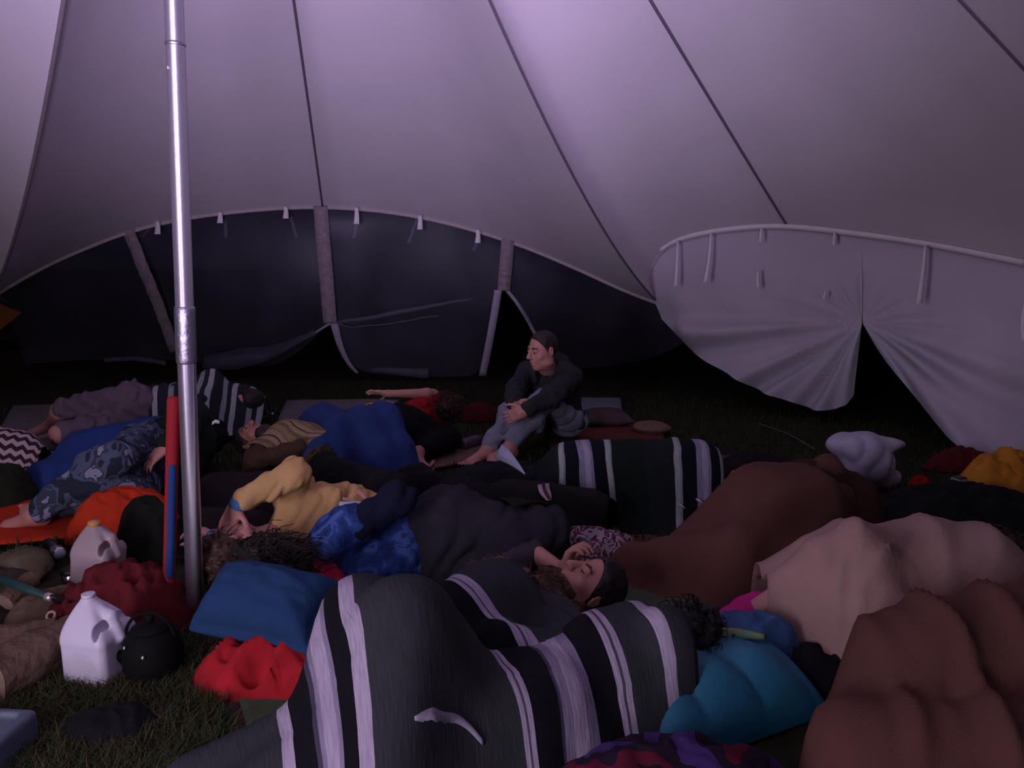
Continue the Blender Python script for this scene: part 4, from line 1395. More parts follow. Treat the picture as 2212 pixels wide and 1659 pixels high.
b4.cloth('jacket', ['torso'] + arms(1, -1), .030, M_GREENJ, seed=42, ends={'farm1': (0, .9), 'farm-1': (0, .9)})
F = Field(b4.head - .22, b4.head + .22, .009)
F.ell(b4.head + b4.HR @ V3(0, -.02, .0), V3(.115, .13, .15), b4.HR, .03); F.ell(b4.head + b4.HR @ V3(0, -.02, -.12), V3(.14, .12, .09), b4.HR, .05)
F.noise(.010, .07, 3, ridged=True)
v, f = F.mesh(1); v[:, 2] = np.maximum(v[:, 2], .006)
mobj('hood', v, f, M_BLACK, b4.obj)
v, f = strip_mesh([D(458, 915, 4.28), D(465, 910, 4.28), D(474, 912, 4.28)], .018, V3(0, .2, 1), .003)
mobj('white_tag', v, f, M_TIE, b4.obj)
drape('blue_blanket', [V3(-2.78, 3.92, 0), V3(-1.98, 3.98, 0), V3(-1.85, 4.6, 0), V3(-2.62, 4.6, 0)], [(V3(-2.45,4.36,.12), V3(-2.05,4.42,.16), .11, .14), (V3(-2.55,4.15,.05), V3(-2.3,4.1,.06), .07, .07)], M_BLUE2, 'blue fleece blanket between the camouflage trousers and the sleeper with bare shins', 'blanket', fold=(.014, .14), seed=4)

# ------------------------------------------------------------------ the sleeper with bare shins under the striped cloth
b5 = Body(1.0, V3(-2.55, 5.16, .21), V3(-2.10, 5.50, .2), (.1, .0, .98), (.1, .1, .98), (-.3, -.9, .1), V3(-1.92, 5.55, .2), (-.4, -.85, .1), (.9, .3, 0),
          {1: dict(at=V3(-2.1, 5.0, .1), pole=(0, -.5, .5)), -1: dict(at=V3(-2.2, 5.0, .06), pole=(0, -1, 0))},
          {1: dict(at=G(110, 915, .08), pole=(.1, -.9, .3), dir=(-.8, -.4, 0), up=(0, .2, .9)), -1: dict(at=G(135, 928, .06), pole=(.1, -.9, .1), dir=(-.8, -.4, 0), up=(0, .2, .9))})
b5.build('sleeper in mauve-grey shorts with bare shins on the pale foam mat', M_SKIN, vox=.008, hands=False)
b5.cloth('shorts', ['pelvis', 'thigh1', 'thigh-1'], .022, mat('mauve_shorts', '#6f5f6c', var=.08), seed=51, ends={'thigh1': (0, .92), 'thigh-1': (0, .92)}, wr=(.012, .1))
b5.cloth('shirt', ['torso'] + arms(1, -1), .02, M_GREYPANTS, seed=52)
b5.hair(M_HAIR_DARK, thick=.012, line=.03)
drape('striped_cloth', [V3(-2.45, 4.98, 0), V3(-1.75, 5.25, 0), V3(-1.85, 5.95, 0), V3(-2.65, 5.65, 0)], sup(b5, ['torso', 'uarm1', 'head']) + [(V3(-2.25,5.5,.2), V3(-1.95,5.6,.16), .12, .12)], M_ZEBRA, 'grey and white striped cloth over the sleeper behind the tent pole', 'blanket', fold=(.014, .12), seed=6, floor=.03)

# ------------------------------------------------------------------ patterned bedding at the edge
drape('zigzag_blanket', [V3(-3.4, 4.3, 0), V3(-2.82, 4.36, 0), V3(-2.85, 4.85, 0), V3(-3.4, 4.85, 0)], [(V3(-3.2,4.6,.1), V3(-2.98,4.62,.08), .12, .09)], M_ZIG, 'pink and white zigzag knitted blanket beyond the blue fleece blanket', 'blanket', fold=(.010, .12), seed=14)
mound('duffel_bag', G(5, 1085), .15, .16, .2, .19, M_OLIVE, 'dark olive duffel bag below the zigzag blanket', 'bag', 15, rid=.018, rs=.12, pw=3)

# ------------------------------------------------------------------ the sleeper in the tan jacket
b7 = Body(.95, V3(-.52, 3.22, .16), V3(-.90, 2.95, .19), (-.2, .15, .95), (-.15, .2, .95), (-.55, .8, .15), D(495, 1188, 2.90), (-.62, .55, .52), (-.75, -.45, -.1),
          {1: dict(at=D(512, 1092, 2.93), el=D(628, 1022, 3.0), pole=(.5, .1, 1), dir=(-.28, -.1, -.55), palm=(.4, .8, -.1), curl=.55, thumb_open=.3, thumb=-1), -1: dict(at=D(462, 1165, 3.05), pole=(-.4, 1, -.3), dir=(-.4, .2, .1), palm=(0, 0, -1))},
          {1: dict(at=V3(-.52, 3.60, .07), pole=(-.8, .6, .1), dir=(.5, .8, 0), up=(.6, -.6, 0)), -1: dict(at=V3(-.45, 3.54, .06), pole=(-.8, .6, 0), dir=(.5, .8, 0), up=(.6, -.6, 0))})
b7.build('sleeper in tan jacket lying by the tent pole with elbow raised, brown hair', M_SKIN, vox=.0065)
b7.cloth('jacket', ['torso'] + arms(1), .024, M_TAN, vox=.007, seed=71, wr=(.015, .13), k=.022, ends={'farm1': (0, .82)}, stretch=np.eye(3) - .6 * np.outer(unit(V3(.5, .2, .8)), unit(V3(.5, .2, .8))))
b7.cloth('undersleeve', ['farm1', 'uarm-1', 'farm-1'], .012, M_BLUECUFF, vox=.007, seed=72, wr=(.003, .08), ends={'farm1': (.80, .95)})
b7.cloth('trousers', ['pelvis'] + legs(1, -1), .03, M_BLACK, seed=73)
b7.hair(M_HAIR_BROWN, thick=.018, line=.015, seed=7, rough=.008, strands=260, slen=.06, curl=.006, srad=.0025)
b7.brows(M_HAIR_BROWN)

# ------------------------------------------------------------------ the sleeper in the blue tie-dyed shirt
b8 = Body(.95, V3(-.28, 2.90, .14), V3(-.70, 2.76, .13), (.0, .0, .98), (.0, -.5, .75), (.05, .8, -.3), D(592, 1226, 2.80), (-.25, .9, -.1), (-.9, -.2, .1),
          {1: dict(at=D(805, 1108, 3.02), pole=(.8, -.2, .5), dir=(-.9, .1, .15), palm=(-.1, .9, -.3), curl=.55), -1: dict(at=V3(-.5, 3.1, .05), pole=(0, 1, -.2))},
          {1: dict(at=V3(-.19, 2.62, .12), pole=(.8, .6, .3), dir=(-.55, -.6, -.5), up=(-.7, .5, .2)), -1: dict(at=V3(-.24, 2.64, .05), pole=(.8, .7, 0), dir=(-.75, -.4, -.2), up=(-.3, .2, .8))})
b8.build('sleeper in blue tie-dyed shirt on their side, back turned, curly dark hair', M_SKIN, vox=.0065, feet=True)
b8.cloth('shirt', ['torso'], .022, M_TIEDYE, vox=.009, seed=81, wr=(.010, .12), stretch=np.eye(3) - .6 * np.outer(V3(.1, .1, .99), V3(.1, .1, .99)), extra=[('sl', 'cap', b8.sh[1], b8.sh[1] * .6 + b8.el[1] * .4, .075, .07, .04)])
for k in (1, -1):
    b8.cloth('long_sleeve', arms(k), .018, M_DKNAVY, seed=82 + k, ends={'farm%d' % k: (0, .92), 'uarm%d' % k: (.32 if k == 1 else .6, 1)})
b8.cloth('trousers', ['pelvis'] + legs(1, -1), .034, M_GREYPANTS, seed=83, ends={'shin1': (0, .85), 'shin-1': (0, .85)}, extra=[('pelvis', 'ell', b8.pelvis + V3(.04, .03, .10), V3(.16, .15, .14), None, .06)])
F = Field(b8.an[1] - .25, b8.an[1] + .25, .008)
for k in (1, -1): b8.foot_prims(F, k)
F.d -= .008
v, f = F.mesh(2); v[:, 2] = np.maximum(v[:, 2], .004)
mobj('socks', v, f, M_PURPLEGREY, b8.obj)
b8.hair(M_HAIR_DARK, thick=.034, line=.04, seed=9, rough=.016, drop=.03, strands=650, slen=.09, curl=.018, srad=.0032, label='bushy curly dark hair')
# the phone in that sleeper's hand
ph = thing('smartphone', 'silver-cased phone in the hand of the blue-shirted sleeper', 'phone', D(757, 1102, 3.0))
R = frame((1, .15, -.05), (.0, -.9, .45))
F = Field(origin(ph) - .1, origin(ph) + .1, .003)
F.box(origin(ph), V3(.034, .045, .006), R, .006)
v, f = F.mesh(1)
mobj('case', v, f, mat('silver_phone_case', '#b9c4c6', rough=.35, var=.03, bump=0, metal=.4), ph)
for i, dx in enumerate((-.012, .008, .02)):
    c = origin(ph) + R @ V3(-.016 + .014 * (i % 2), dx, .0068)
    v, f = tube_mesh([c - R @ V3(.011, 0, 0), c + R @ V3(.011, 0, 0)], .0028, 8)
    mobj('button_row', v, f, mat('white_keys', '#f2f4f4', rough=.4, bump=0), ph)

# ------------------------------------------------------------------ the sleeper all in black, green-and-white serape over the legs
b10 = Body(.95, V3(.20, 3.70, .12), V3(-.28, 3.60, .12), (.2, -.9, .2), (.2, -.9, .25), (-.1, .2, .95), V3(-.46, 3.58, .13), (.0, .55, .8), (-.95, -.1, .1),
           {1: dict(at=V3(.0, 3.5, .18), pole=(0, -1, 0)), -1: dict(at=V3(.05, 3.90, .16), pole=(0, 1, 0))},
           {1: dict(at=V3(.95, 3.66, .08), pole=(0, 0, 1), dir=(.4, 0, .9), up=(-.9, 0, .3)), -1: dict(at=V3(.93, 3.90, .08), pole=(0, .2, 1), dir=(.4, 0, .9), up=(-.9, 0, .3))})
b10.build('sleeper dressed all in black lying beside the green and white serape', M_SKIN, vox=.009, hands=False)
b10.cloth('hooded_jacket', ['torso', 'pelvis'] + arms(1, -1), .03, M_BLACK, seed=101, wr=(.010, .15), vox=.011, extra=[('hood', 'ell', b10.head + V3(.0, 0, .0), V3(.15, .14, .15), None, .06)])
b10.cloth('trousers', legs(1, -1), .02, M_BLACK, seed=102, vox=.012)
v, f = strip_mesh(resample([D(1076, 974, 3.60), D(1092, 984, 3.54), D(1112, 1000, 3.48), D(1134, 1024, 3.42)], 16), np.interp(np.linspace(0, 1, 16), [0, .3, 1], [.07, .06, .006]), unit(V3(.5, .3, .8)), .004)
mobj('shirt_tail', v, f, M_WHITECLOTH, b10.obj)
far_serape = drape('serape', [V3(0.1, 3.34, 0), V3(0.99, 3.4, 0), V3(0.99, 4.05, 0), V3(0.1, 4.05, 0)], sup(b10, ['pelvis', 'thigh1', 'thigh-1', 'shin1', 'shin-1']) + [(V3(.3,3.68,.20), V3(.88,3.66,.22), .14, .13)], M_SERAPE2, 'dark green and black serape with pale stripes over the black-clad sleeper\'s knees', 'blanket', res=.016, fold=(.012, .15), fdir=(.1, 1), seed=10, grav=.0016, ribs=(.018, .22, (.1, 1)))
for k, (tx, ty) in enumerate(((1490, 1082), (1512, 1078), (1532, 1098), (1496, 1122), (1528, 1124))):
    p0 = on_cloth(far_serape, tx - 8, ty) + V3(0, -.01, .004)
    v, f = tube_mesh([p0, p0 + V3(.012, -.012, -.004), p0 + V3(.03, -.02, -.016)], [.005, .007, .003], 6)
    mobj('tassel', v, f, mat('tassel_white', '#b9bdba', var=.05), far_serape)
olive_throw = drape('dark_throw', [V3(.0, 2.80, 0), V3(.34, 2.98, 0), V3(0.5, 3.5, 0), V3(-0.22, 3.42, 0)], sup(b8, ['thigh1', 'shin1', 'thigh-1', 'pelvis']) + [(V3(0,3.28,.12), V3(.32,3.28,.10), .12, .10)], mat('black_olive_wool', '#1b1a17', var=.15), 'black-olive wool throw between the blue-shirted sleeper and the serape', 'blanket', fold=(.014, .16), seed=17, grav=.0008, gap=.06)
P = [on_cloth(olive_throw, x_, y_) + V3(0, -.004, .010) for x_, y_ in ((1172, 1046), (1179, 1062), (1184, 1088))]
v, f = strip_mesh(resample(P, 12), np.interp(np.linspace(0, 1, 12), [0, .5, 1], [.05, .042, .02]), unit(V3(1, .2, .1)), .005)
rb = tag(mobj('woven_ribbon', v, f, mat('woven_ribbon_white', '#b9aab0', var=.05)), 'short white and maroon woven ribbon on the black-olive throw', 'ribbon')
v, f = strip_mesh(resample([p + V3(0, -.003, .004) for p in P], 12), .014, unit(V3(1, .2, .1)), .005)
mobj('stripe', v, f, mat('woven_ribbon_maroon', '#5a2338', var=.05), rb)
drape('dark_throw', [V3(-1.62, 3.1, 0), V3(-1.08, 3.12, 0), V3(-1, 3.95, 0), V3(-1.75, 4, 0)], [(V3(-1.45,3.72,.08), V3(-1.1,3.75,.08), .09, .09), (V3(-1.4,3.35,.05), V3(-1.15,3.35,.05), .07, .06)], M_MAROON, 'dark maroon throw behind the tent pole below the hooded sleeper', 'blanket', fold=(.016, .14), seed=18, grav=.001)

# ------------------------------------------------------------------ the bearded man, near sleeper and their serapes
b11 = Body(1.0, V3(-.28, 2.14, .13), V3(.10, 2.40, .15), (.57, -.82, .1), (.57, -.82, .12), (-.05, .05, 1), D(1272, 1268, 2.66), (-.38, -.15, .9), (.88, .12, .30),
           {1: dict(at=V3(-.05, 2.05, .20), pole=(.5, -.8, 0)), -1: dict(at=D(1216, 1236, 2.72), pole=(-.2, .9, .15), dir=(.25, -.1, .75), palm=(.8, -.4, .2), curl=.9)},
           {1: dict(at=V3(-.28, 1.47, .08), pole=(.0, -.1, 1), dir=(-.5, -.5, .4), up=(.4, .4, .7)), -1: dict(at=V3(-.40, 1.52, .08), pole=(.0, .0, 1), dir=(-.5, -.5, .4), up=(.4, .4, .7))})
b11.build('bearded man asleep on his back under the striped serape, face up', M_SKIN, vox=.0062, nose=1.15)
b11.beard(M_HAIR_SANDY, thick=.020, length=.04, seed=13, strands=600)
b11.hair(M_HAIR_BLACK, thick=.010, line=-.022, seed=12, rough=.005, label='dark hair or close cap')
b11.brows(M_HAIR_BROWN)
b11.cloth('trousers', ['pelvis'] + legs(1, -1), .012, M_GREYPANTS, vox=.012, seed=114, ends={'shin1': (0, .9), 'shin-1': (0, .9)})
b11.cloth('shirt', ['torso'] + arms(1, -1), .016, mat('faded_shirt', '#47434a', var=.1), seed=113, ends={'farm-1': (0, .25), 'farm1': (0, .9)})
sa, sb = b11.neck + V3(-.15, .06, .085), b11.neck + V3(-.02, -.08, .075)
F = Field(np.minimum(sa, sb) - .15, np.maximum(sa, sb) + .15, .006)
F.cap(sa, sb, .05, .045, .03); F.cap(sa, sa + V3(-.06, -.08, .0), .05, .04, .03); F.cap(sb, sb + V3(.10, -.05, -.05), .045, .04, .03)
F.noise(.012, .05, 31, ridged=True)
v, f = F.mesh(1)
rng_ = np.random.default_rng(5); ms = [(v, f)]
for i_ in rng_.choice(len(v), 700, replace=False):
    p_ = v[i_]; d_ = unit(p_ - (sa + sb) / 2 + rng_.normal(size=3) * .05); t_ = np.linspace(0, 1, 4)[:, None]
    ms.append(tube_mesh(p_ + d_ * .03 * t_ + V3(0, 0, -.008) * t_ ** 2, np.linspace(.0022, .0008, 4), 3, cap=False))
v, f = join(*ms)
tag(mobj('fur_scarf', v, f, M_HAIR_SANDY), 'brown fur scarf under the beard of the sleeping man', 'scarf')
mound('floral_pillow', G(1265, 1222), .24, .13, .05, .15, M_FLORAL, 'red and white floral pillow behind the bearded man', 'pillow', 22, rid=.02, rs=.10, pw=3)

drape('serape', [V3(.20, 2.04, 0), V3(-.14, 1.76, 0), V3(-.56, 2.40, 0), V3(-.20, 2.64, 0)], sup(b11, ['torso', 'pelvis', 'uarm1', 'farm1', 'uarm-1']), M_SERAPE, 'charcoal serape with white stripes pulled up to the bearded chin', 'blanket', res=.015, fold=(.010, .13), fdir=(.72, -.69), seed=21, grav=.0008, ribs=(.018, .16, (.72, -.69)))
b15 = Body(.95, V3(.04, 1.88, .09), V3(.42, 2.10, .11), (.45, -.75, .3), (.3, -.5, .8), (-.3, .4, .8), V3(.50, 2.19, .15), (-.55, .75, 0), (.75, .6, .05),
           {}, {1: dict(at=V3(-.62, 1.50, .06), pole=(.1, .1, 1), dir=(-.6, -.5, 0), up=(0, 0, 1)), -1: dict(at=V3(-.72, 1.62, .06), pole=(.1, .1, 1), dir=(-.6, -.5, 0), up=(0, 0, 1))})
b15.build('sleeper wholly under the near serape, only black hair showing', M_SKIN2, vox=.010, feet=False)
b15.cloth('clothes', ALL_TORSO + legs(1, -1), .014, M_GREYPANTS, vox=.012, seed=151)
b15.hair(M_HAIR_BLACK, thick=.02, line=.03, seed=19, rough=.012, strands=200, slen=.07, curl=.012, srad=.003)
knees = [(b11.hip[k], b11.kn[k], .09, .075) for k in (1, -1)] + [(b11.kn[k], b11.an[k], .07, .05) for k in (1, -1)]
near_serape = drape('serape', [V3(.60, 1.50, 0), V3(-.74, 1.0, 0), V3(-1.02, 1.80, 0), V3(.40, 2.30, 0)], sup(b15) + knees, M_SERAPE_B, 'charcoal serape with broad white stripes tented over raised knees nearest the pole', 'blanket', res=.015, fold=(.012, .18), fdir=(.2, 1), seed=23, grav=.0012, iters=700, gap=.046, ribs=(.026, .26, (.35, 1)))

hem = [on_cloth(near_serape, x_, y_) + V3(0, -.006, .012) for x_, y_ in ((918, 1532), (945, 1526), (970, 1545), (1000, 1548), (1025, 1560), (1050, 1582))]
v, f = strip_mesh(resample(hem, 30), np.interp(np.linspace(0, 1, 30), [0, .25, .5, 1], [.008, .04, .022, .012]), unit(V3(.1, .3, 1)), .006)
mobj('turned_hem', v, f, mat('hem_white', '#a79db2', var=.08), near_serape)

# ------------------------------------------------------------------ russet, beige and teal bedding
b12s = [(V3(.66,2.98,.06), V3(.85,3.05,.12), .06, .12), (V3(.85,3.05,.12), V3(1.04,3.14,.20), .12, .17), (V3(1.04,3.14,.20), V3(1.22,3.22,.18), .17, .17), (V3(.75,2.82,.05), V3(1.15,2.85,.07), .06, .08)]
b12 = Body(1.0, V3(1.10, 3.1, .16), V3(1.42, 3.4, .16), (.1, .1, .97), (.1, .1, .97), (-.6, .7, 0), V3(1.54, 3.53, .16), (.8, -.3, .1), (.6, .7, 0), {}, {1: dict(at=V3(.46, 2.94, .07), pole=(.3, -1, .1)), -1: dict(at=V3(.48, 3.0, .06), pole=(.3, -1, 0))})
b12.build('sleeper wrapped in the russet blanket, face towards the plastic bag', M_SKIN2, vox=.010, feet=False)
b12.cloth('clothes', ALL_TORSO + legs(1, -1), .014, M_GREYPANTS, vox=.012, seed=121)
b12.hair(M_HAIR_DARK, thick=.015, line=.03, seed=29)
drape('blanket', [V3(.38, 2.66, 0), V3(1.32, 2.60, 0), V3(1.60, 3.4, 0), V3(.36, 3.36, 0)], sup(b12) + b12s, M_BROWNBL, 'russet wool blanket over the sleeper beside the beige blanket', 'blanket', fold=(.036, .20), fdir=(.8, .5), seed=33, grav=.0012, res=.017, ribs=(.02, .22, (.75, .65)))
drape('blanket', [V3(1.16, 2.92, 0), V3(1.62, 2.92, 0), V3(1.88, 3.5, 0), V3(1.22, 3.72, 0)], [(V3(1.30,3.36,.18), V3(1.5,3.4,.15), .16, .13)] + sup(b12, ['torso', 'neck']), M_BROWNDK, 'dark brown blanket over the shoulders of the russet-wrapped sleeper', 'blanket', fold=(.012, .14), seed=34, grav=.0012, res=.017, gap=.025)

b13 = Body(.95, V3(1.42, 2.52, .15), V3(1.76, 2.68, .11), (.0, .2, .97), (.1, .5, .6), (-.4, .85, 0), D(2150, 1205, 2.88), (-.3, .9, 0), (.9, .4, 0), {},
           {1: dict(at=G(1616, 1330, .10), pole=(.1, -.5, .8), dir=(-.95, .05, -.1), up=(0, .2, 1)), -1: dict(at=G(1640, 1310, .08), pole=(.1, -.7, .5), dir=(-.95, .05, 0), up=(0, .2, 1))})
b13.build('sleeper under beige blanket with pink socks and bare ankles showing', M_SKIN, vox=.008)
F = Field(b13.an[1] - .25, b13.an[1] + .25, .007)
for k in (1, -1): b13.foot_prims(F, k); F.cap(b13.an[k], b13.an[k] - V3(.05, 0, .02), .045, .045, .02)
F.d -= .008
v, f = F.mesh(2); v[:, 2] = np.maximum(v[:, 2], .004)
mobj('pink_socks', v, f, M_PINK, b13.obj)
b13.cloth('clothes', ALL_TORSO + ['thigh1', 'thigh-1'], .014, M_GREYPANTS, vox=.012, seed=131)
b13.hair(M_HAIR_BROWN, thick=.025, line=.03, seed=39, rough=.012, strands=240, slen=.08, srad=.003)
bsup = sup(b13, ['torso', 'pelvis', 'thigh1', 'thigh-1', 'shin1', 'shin-1', 'neck']) + [(V3(1.12,2.47,.19), V3(1.52,2.48,.19), .16, .17), (V3(.82,2.55,.08), V3(1.12,2.47,.19), .06, .16)]
drape('blanket', [V3(.79, 2.30, 0), V3(1.50, 1.48, 0), V3(2, 2.66, 0), V3(.86, 2.76, 0)], bsup, M_BEIGE, 'beige fleece blanket humped over the sleeper with pink socks', 'blanket', fold=(.050, .22), fdir=(.45, 1), seed=36, grav=.0010, res=.017, ribs=(.03, .30, (.2, 1)))
rs = [(V3(1.08,1.92,.17), V3(1.6,1.98,.2), .14, .17), (V3(.85,1.7,.08), V3(1.5,1.55,.10), .10, .12)]
drape('blanket', [V3(0.58, 1.5, 0), V3(1.75, 1.15, 0), V3(2.05, 2.32, 0), V3(0.93, 2.08, 0)], rs + bsup, M_BROWNBL, 'russet blanket in long folds in front of the beige one', 'blanket', fold=(.025, .18), fdir=(.12, 1), seed=37, grav=.0009, res=.014, gap=.05, ribs=(.05, .17, (.14, 1)))
mound('dark_hoodie', G(1740, 1470), .17, .11, .2, .10, mat('black_navy_cotton', '#14141c', var=.1), 'black crumpled hoodie between the teal quilt and russet blanket', 'clothing', 38, rid=.02)

# teal quilted bag: seams between puffed baffles
def quilt():
    c = G(1545, 1530)
    n1, n2 = 72, 40
    u = np.linspace(-1, 1, n1)[:, None]; w = np.linspace(-1, 1, n2)[None, :]
    x = u * .30 + 0 * w; y = w * .17 + .05 * u * 1.0
    body = np.clip(1 - np.abs(u) ** 2.4, 0, 1) ** .5 * np.clip(1 - np.abs(w) ** 2.4, 0, 1) ** .5
    puff = np.abs(np.sin((u + .25 * w) * 5.2)) ** .5
    z = body * (.15 + .035 * puff) + .012 * wob(np.stack([x, y, 0 * x], -1).reshape(-1, 3), 4, .12, 2).reshape(n1, n2) * body
    a = .30
    X = c[0] + x * math.cos(a) - y * math.sin(a); Y = c[1] + x * math.sin(a) + y * math.cos(a)
    top = np.stack([X, Y, np.maximum(z, .004)], -1); bot = np.stack([X, Y, np.full_like(z, .002)], -1)
    V = np.concatenate([top.reshape(-1, 3), bot.reshape(-1, 3)])
    f = [tuple(q) for q in grid_faces(n1, n2)] + [tuple(i + n1 * n2 for i in q[::-1]) for q in grid_faces(n1, n2)]
    o = mobj('quilted_bag', V, f, M_TEAL)
    return tag(o, 'teal quilted sleeping bag puffed up at the end of the near serape', 'sleeping bag')


quilt()
mound('sleeping_bag_hood', G(1610, 1440, .02), .20, .10, .05, .19, mat('slate_blue_nylon', '#2f5686', rough=.7, var=.1), 'slate blue sleeping bag hood with yellow-green rim beneath the beige blanket', 'sleeping bag', 41, rid=.015, pw=3)
hood = bpy.data.objects['sleeping_bag_hood']
P = resample([D(1522, 1388, 2.3), D(1545, 1372, 2.32), D(1590, 1368, 2.34), D(1650, 1376, 2.34)], 20)
v, f = tube_mesh(P, np.interp(np.linspace(0, 1, 20), [0, .2, 1], [.012, .022, .010]), 10)
mobj('rim', v, f, mat('lime_rim', '#8c9a62', var=.12, scale=20, col2='#6f9a86'), hood)
mound('patchwork_bag', D(1440, 1650, 1.76) * V3(1, 1, 0), .34, .15, .12, .20, M_PATCHBAG, 'patchwork cloth bundle in dark red, purple and black below the teal quilt', 'bag', 43, rid=.02, pw=3)

# ------------------------------------------------------------------ far side clutter
F = Field(G(1865, 1050) - .4, G(1865, 1050) + .5, .010)
c = G(1870, 1058)
F.ell(c + V3(0, 0, .14), V3(.15, .12, .14), None, .05); F.ell(c + V3(.02, .02, .25), V3(.20, .10, .06), None, .05); F.ell(c + V3(-.12, .03, .24), V3(.10, .07, .05), None, .05); F.ell(c + V3(.13, 0, .06), V3(.06, .06, .06), None, .05)
F.noise(.014, .16, 51, ridged=True, octaves=2); F.noise(.010, .09, 52, ridged=True, octaves=1)
v, f = F.mesh(0); v[:, 2] = np.maximum(v[:, 2], .003)
tag(mobj('plastic_bag', v, f, mat('white_polythene', '#b7b4c8', rough=.38, var=.05, bump=.2)), 'crumpled white plastic bag standing on the grass', 'bag')
mound('red_cup_cloth', G(1985, 1068), .07, .06, 0, .10, mat('red_nylon', '#a01f14', var=.1), 'small red cloth bundle beside the white plastic bag', 'clothing', 53, rid=.012, rs=.06)
bpy.data.objects['red_cup_cloth'].name = 'red_bundle'
dz = [(D(2060, 1050, 4.1), D(2200, 1060, 4.0), .10, .13)]
mound('yellow_jacket', D(2165, 1035, 3.95) * V3(1, 1, 0), .30, .17, .25, .27, mat('amber_yellow_cloth', '#c8862c', var=.12, scale=10), 'amber yellow jacket thrown over a dark heap below the wall canvas', 'jacket', 54, rid=.06, rs=.14, pw=2, irr=.30)
mound('dark_clothes_heap', G(2070, 1150), .50, .32, .15, .20, mat('near_black_cloth', '#14171a', var=.15), 'heap of near-black clothes beneath the amber yellow jacket', 'clothing', 55, rid=.035, rs=.16, pw=2.5)
mound('dark_red_cloth', G(2075, 1010), .22, .10, .0, .12, M_REDDARK, 'dark red cloth lying under the wall canvas behind the yellow jacket', 'clothing', 56, rid=.02)
tn = thing('tin_box', 'small pale square tin on the dark clothes heap', 'tin', D(2072, 1046, 3.9))
F = Field(origin(tn) - .06, origin(tn) + .06, .004); F.box(origin(tn) + V3(0, 0, .01), V3(.03, .03, .022), rot_z(.3), .005); v, f = F.mesh(1); mobj('body', v, f, mat('tin_pale', '#8f8f98', rough=.5, bump=0), tn)
F = Field(origin(tn) - .06, origin(tn) + .06, .004); F.box(origin(tn) + V3(0, 0, .034), V3(.024, .024, .006), rot_z(.3), .004); v, f = F.mesh(1); mobj('lid', v, f, mat('tin_dark', '#2b2b30', rough=.5, bump=0), tn)
# cushions past the rug
pillow('cushion', G(1308, 918), .36, .30, .13, .1, mat('taupe_cushion', '#564a4c', var=.1), 'round taupe cushion on the rust rug behind the seated man', 'cushion', 61)
rc = G(1408, 934)
cu = thing('round_cushion', 'flat round tan cushion at the edge of the rust rug', 'cushion', rc)
v, f = lathe_mesh([(.0, .012), (.115, .012), (.128, .022), (.132, .036), (.126, .050), (.10, .062), (.05, .060), (.012, .052), (.0, .052)], rc, 40)
v = v + .004 * wob(v, 3, .06, 2)[:, None] * V3(0, 0, 1)
mobj('pad', v, f, mat('tan_cushion_cloth', '#8a6d5e', var=.12, scale=40), cu)
v, f = tube_mesh(rc + np.stack([.131 * np.cos(np.linspace(0, 6.283, 41)), .131 * np.sin(np.linspace(0, 6.283, 41)), .036 + 0 * np.linspace(0, 1, 41)], -1), .006, 8)
mobj('piping', v, f, mat('cushion_piping', '#6b5448', var=.08), cu)
fl = thing('flask', 'dull grey metal flask lying on the fawn mat by bare feet', 'flask', G(1018, 968))
ax_ = unit(V3(.55, .75, 0)); p0 = origin(fl) + V3(0, 0, .04) - ax_ * .1
v, f = lathe_mesh([(.034, 0), (.038, .005), (.038, .16), (.030, .18), (.026, .185)], p0, 26, ax_); mobj('body', v, f, mat('dull_steel', '#77727a', rough=.45, metal=.6, bump=0), fl)
v, f = lathe_mesh([(.027, .185), (.027, .22), (.022, .225)], p0, 26, ax_); mobj('cap', v, f, mat('dark_plastic', '#232227', rough=.5, bump=0), fl)
slab('notebook', [G(1535, 1006), G(1585, 1004), G(1590, 990), G(1545, 990)], .02, .018, mat('brown_paper', '#5b5044', var=.06), 'small brown notebook on the ground beyond the serape', 'notebook', 62, wave=.001)
mound('brown_clothes', G(1640, 1015), .28, .14, .1, .09, mat('murky_brown', '#2c2326', var=.15), 'murky brown clothes lying past the end of the green serape', 'clothing', 63, rid=.025)
v, f = tube_mesh(resample([G(1640, 915, .02), G(1700, 935, .012), G(1760, 970, .02)], 24), .004, 6)
tag(mobj('guy_rope', v, f, mat('pale_rope', '#7d7a66', var=.1)), 'thin pale rope lying across the grass towards the plastic bag', 'rope')
# small orange tent seen through the clear wall
tp = G(-40, 775) + V3(-1.0, 1.2, 0)
A0, A1 = tp + V3(-.9, -.7, 0), tp + V3(.55, -.7, 0)
B0, B1 = tp + V3(-.9, .7, 0), tp + V3(.75, .7, 0)
R0, R1 = tp + V3(-.7, 0, 1.0), tp + V3(.0, 0, .95)
E_ = tp + V3(.85, -.1, .45)
nv_ = 14
def fan(a, b, c_):
    P = []
    for i in range(nv_):
        t = i / (nv_ - 1)
        for j in range(nv_):
            s_ = j / (nv_ - 1)
            P.append((a * (1 - s_) + b * s_) * (1 - t) + c_ * t - np.array([0, 0, .10]) * math.sin(math.pi * t) * .8)
    return np.array(P), grid_faces(nv_, nv_)
ot = thing('orange_tent', 'small dull orange tent pitched outside beyond the clear wall', 'tent', tp)
MOT = mat('orange_tent_nylon', '#e08a58', rough=.8, var=.08)
for a, b_, c_ in ((A0, A1, R0), (A1, E_, R1), (E_, B1, R1), (B1, B0, R0), (B0, A0, R0)):
    v, f = fan(a, b_, c_); mobj('tent_side', v, f, MOT, ot)
v, f = join(fan(A1, A1 * .999, R0), (np.array([A1, R1, R0, B1, R1, R0]), [(0, 1, 2), (3, 4, 5)])); mobj('tent_side', v, f, MOT, ot)
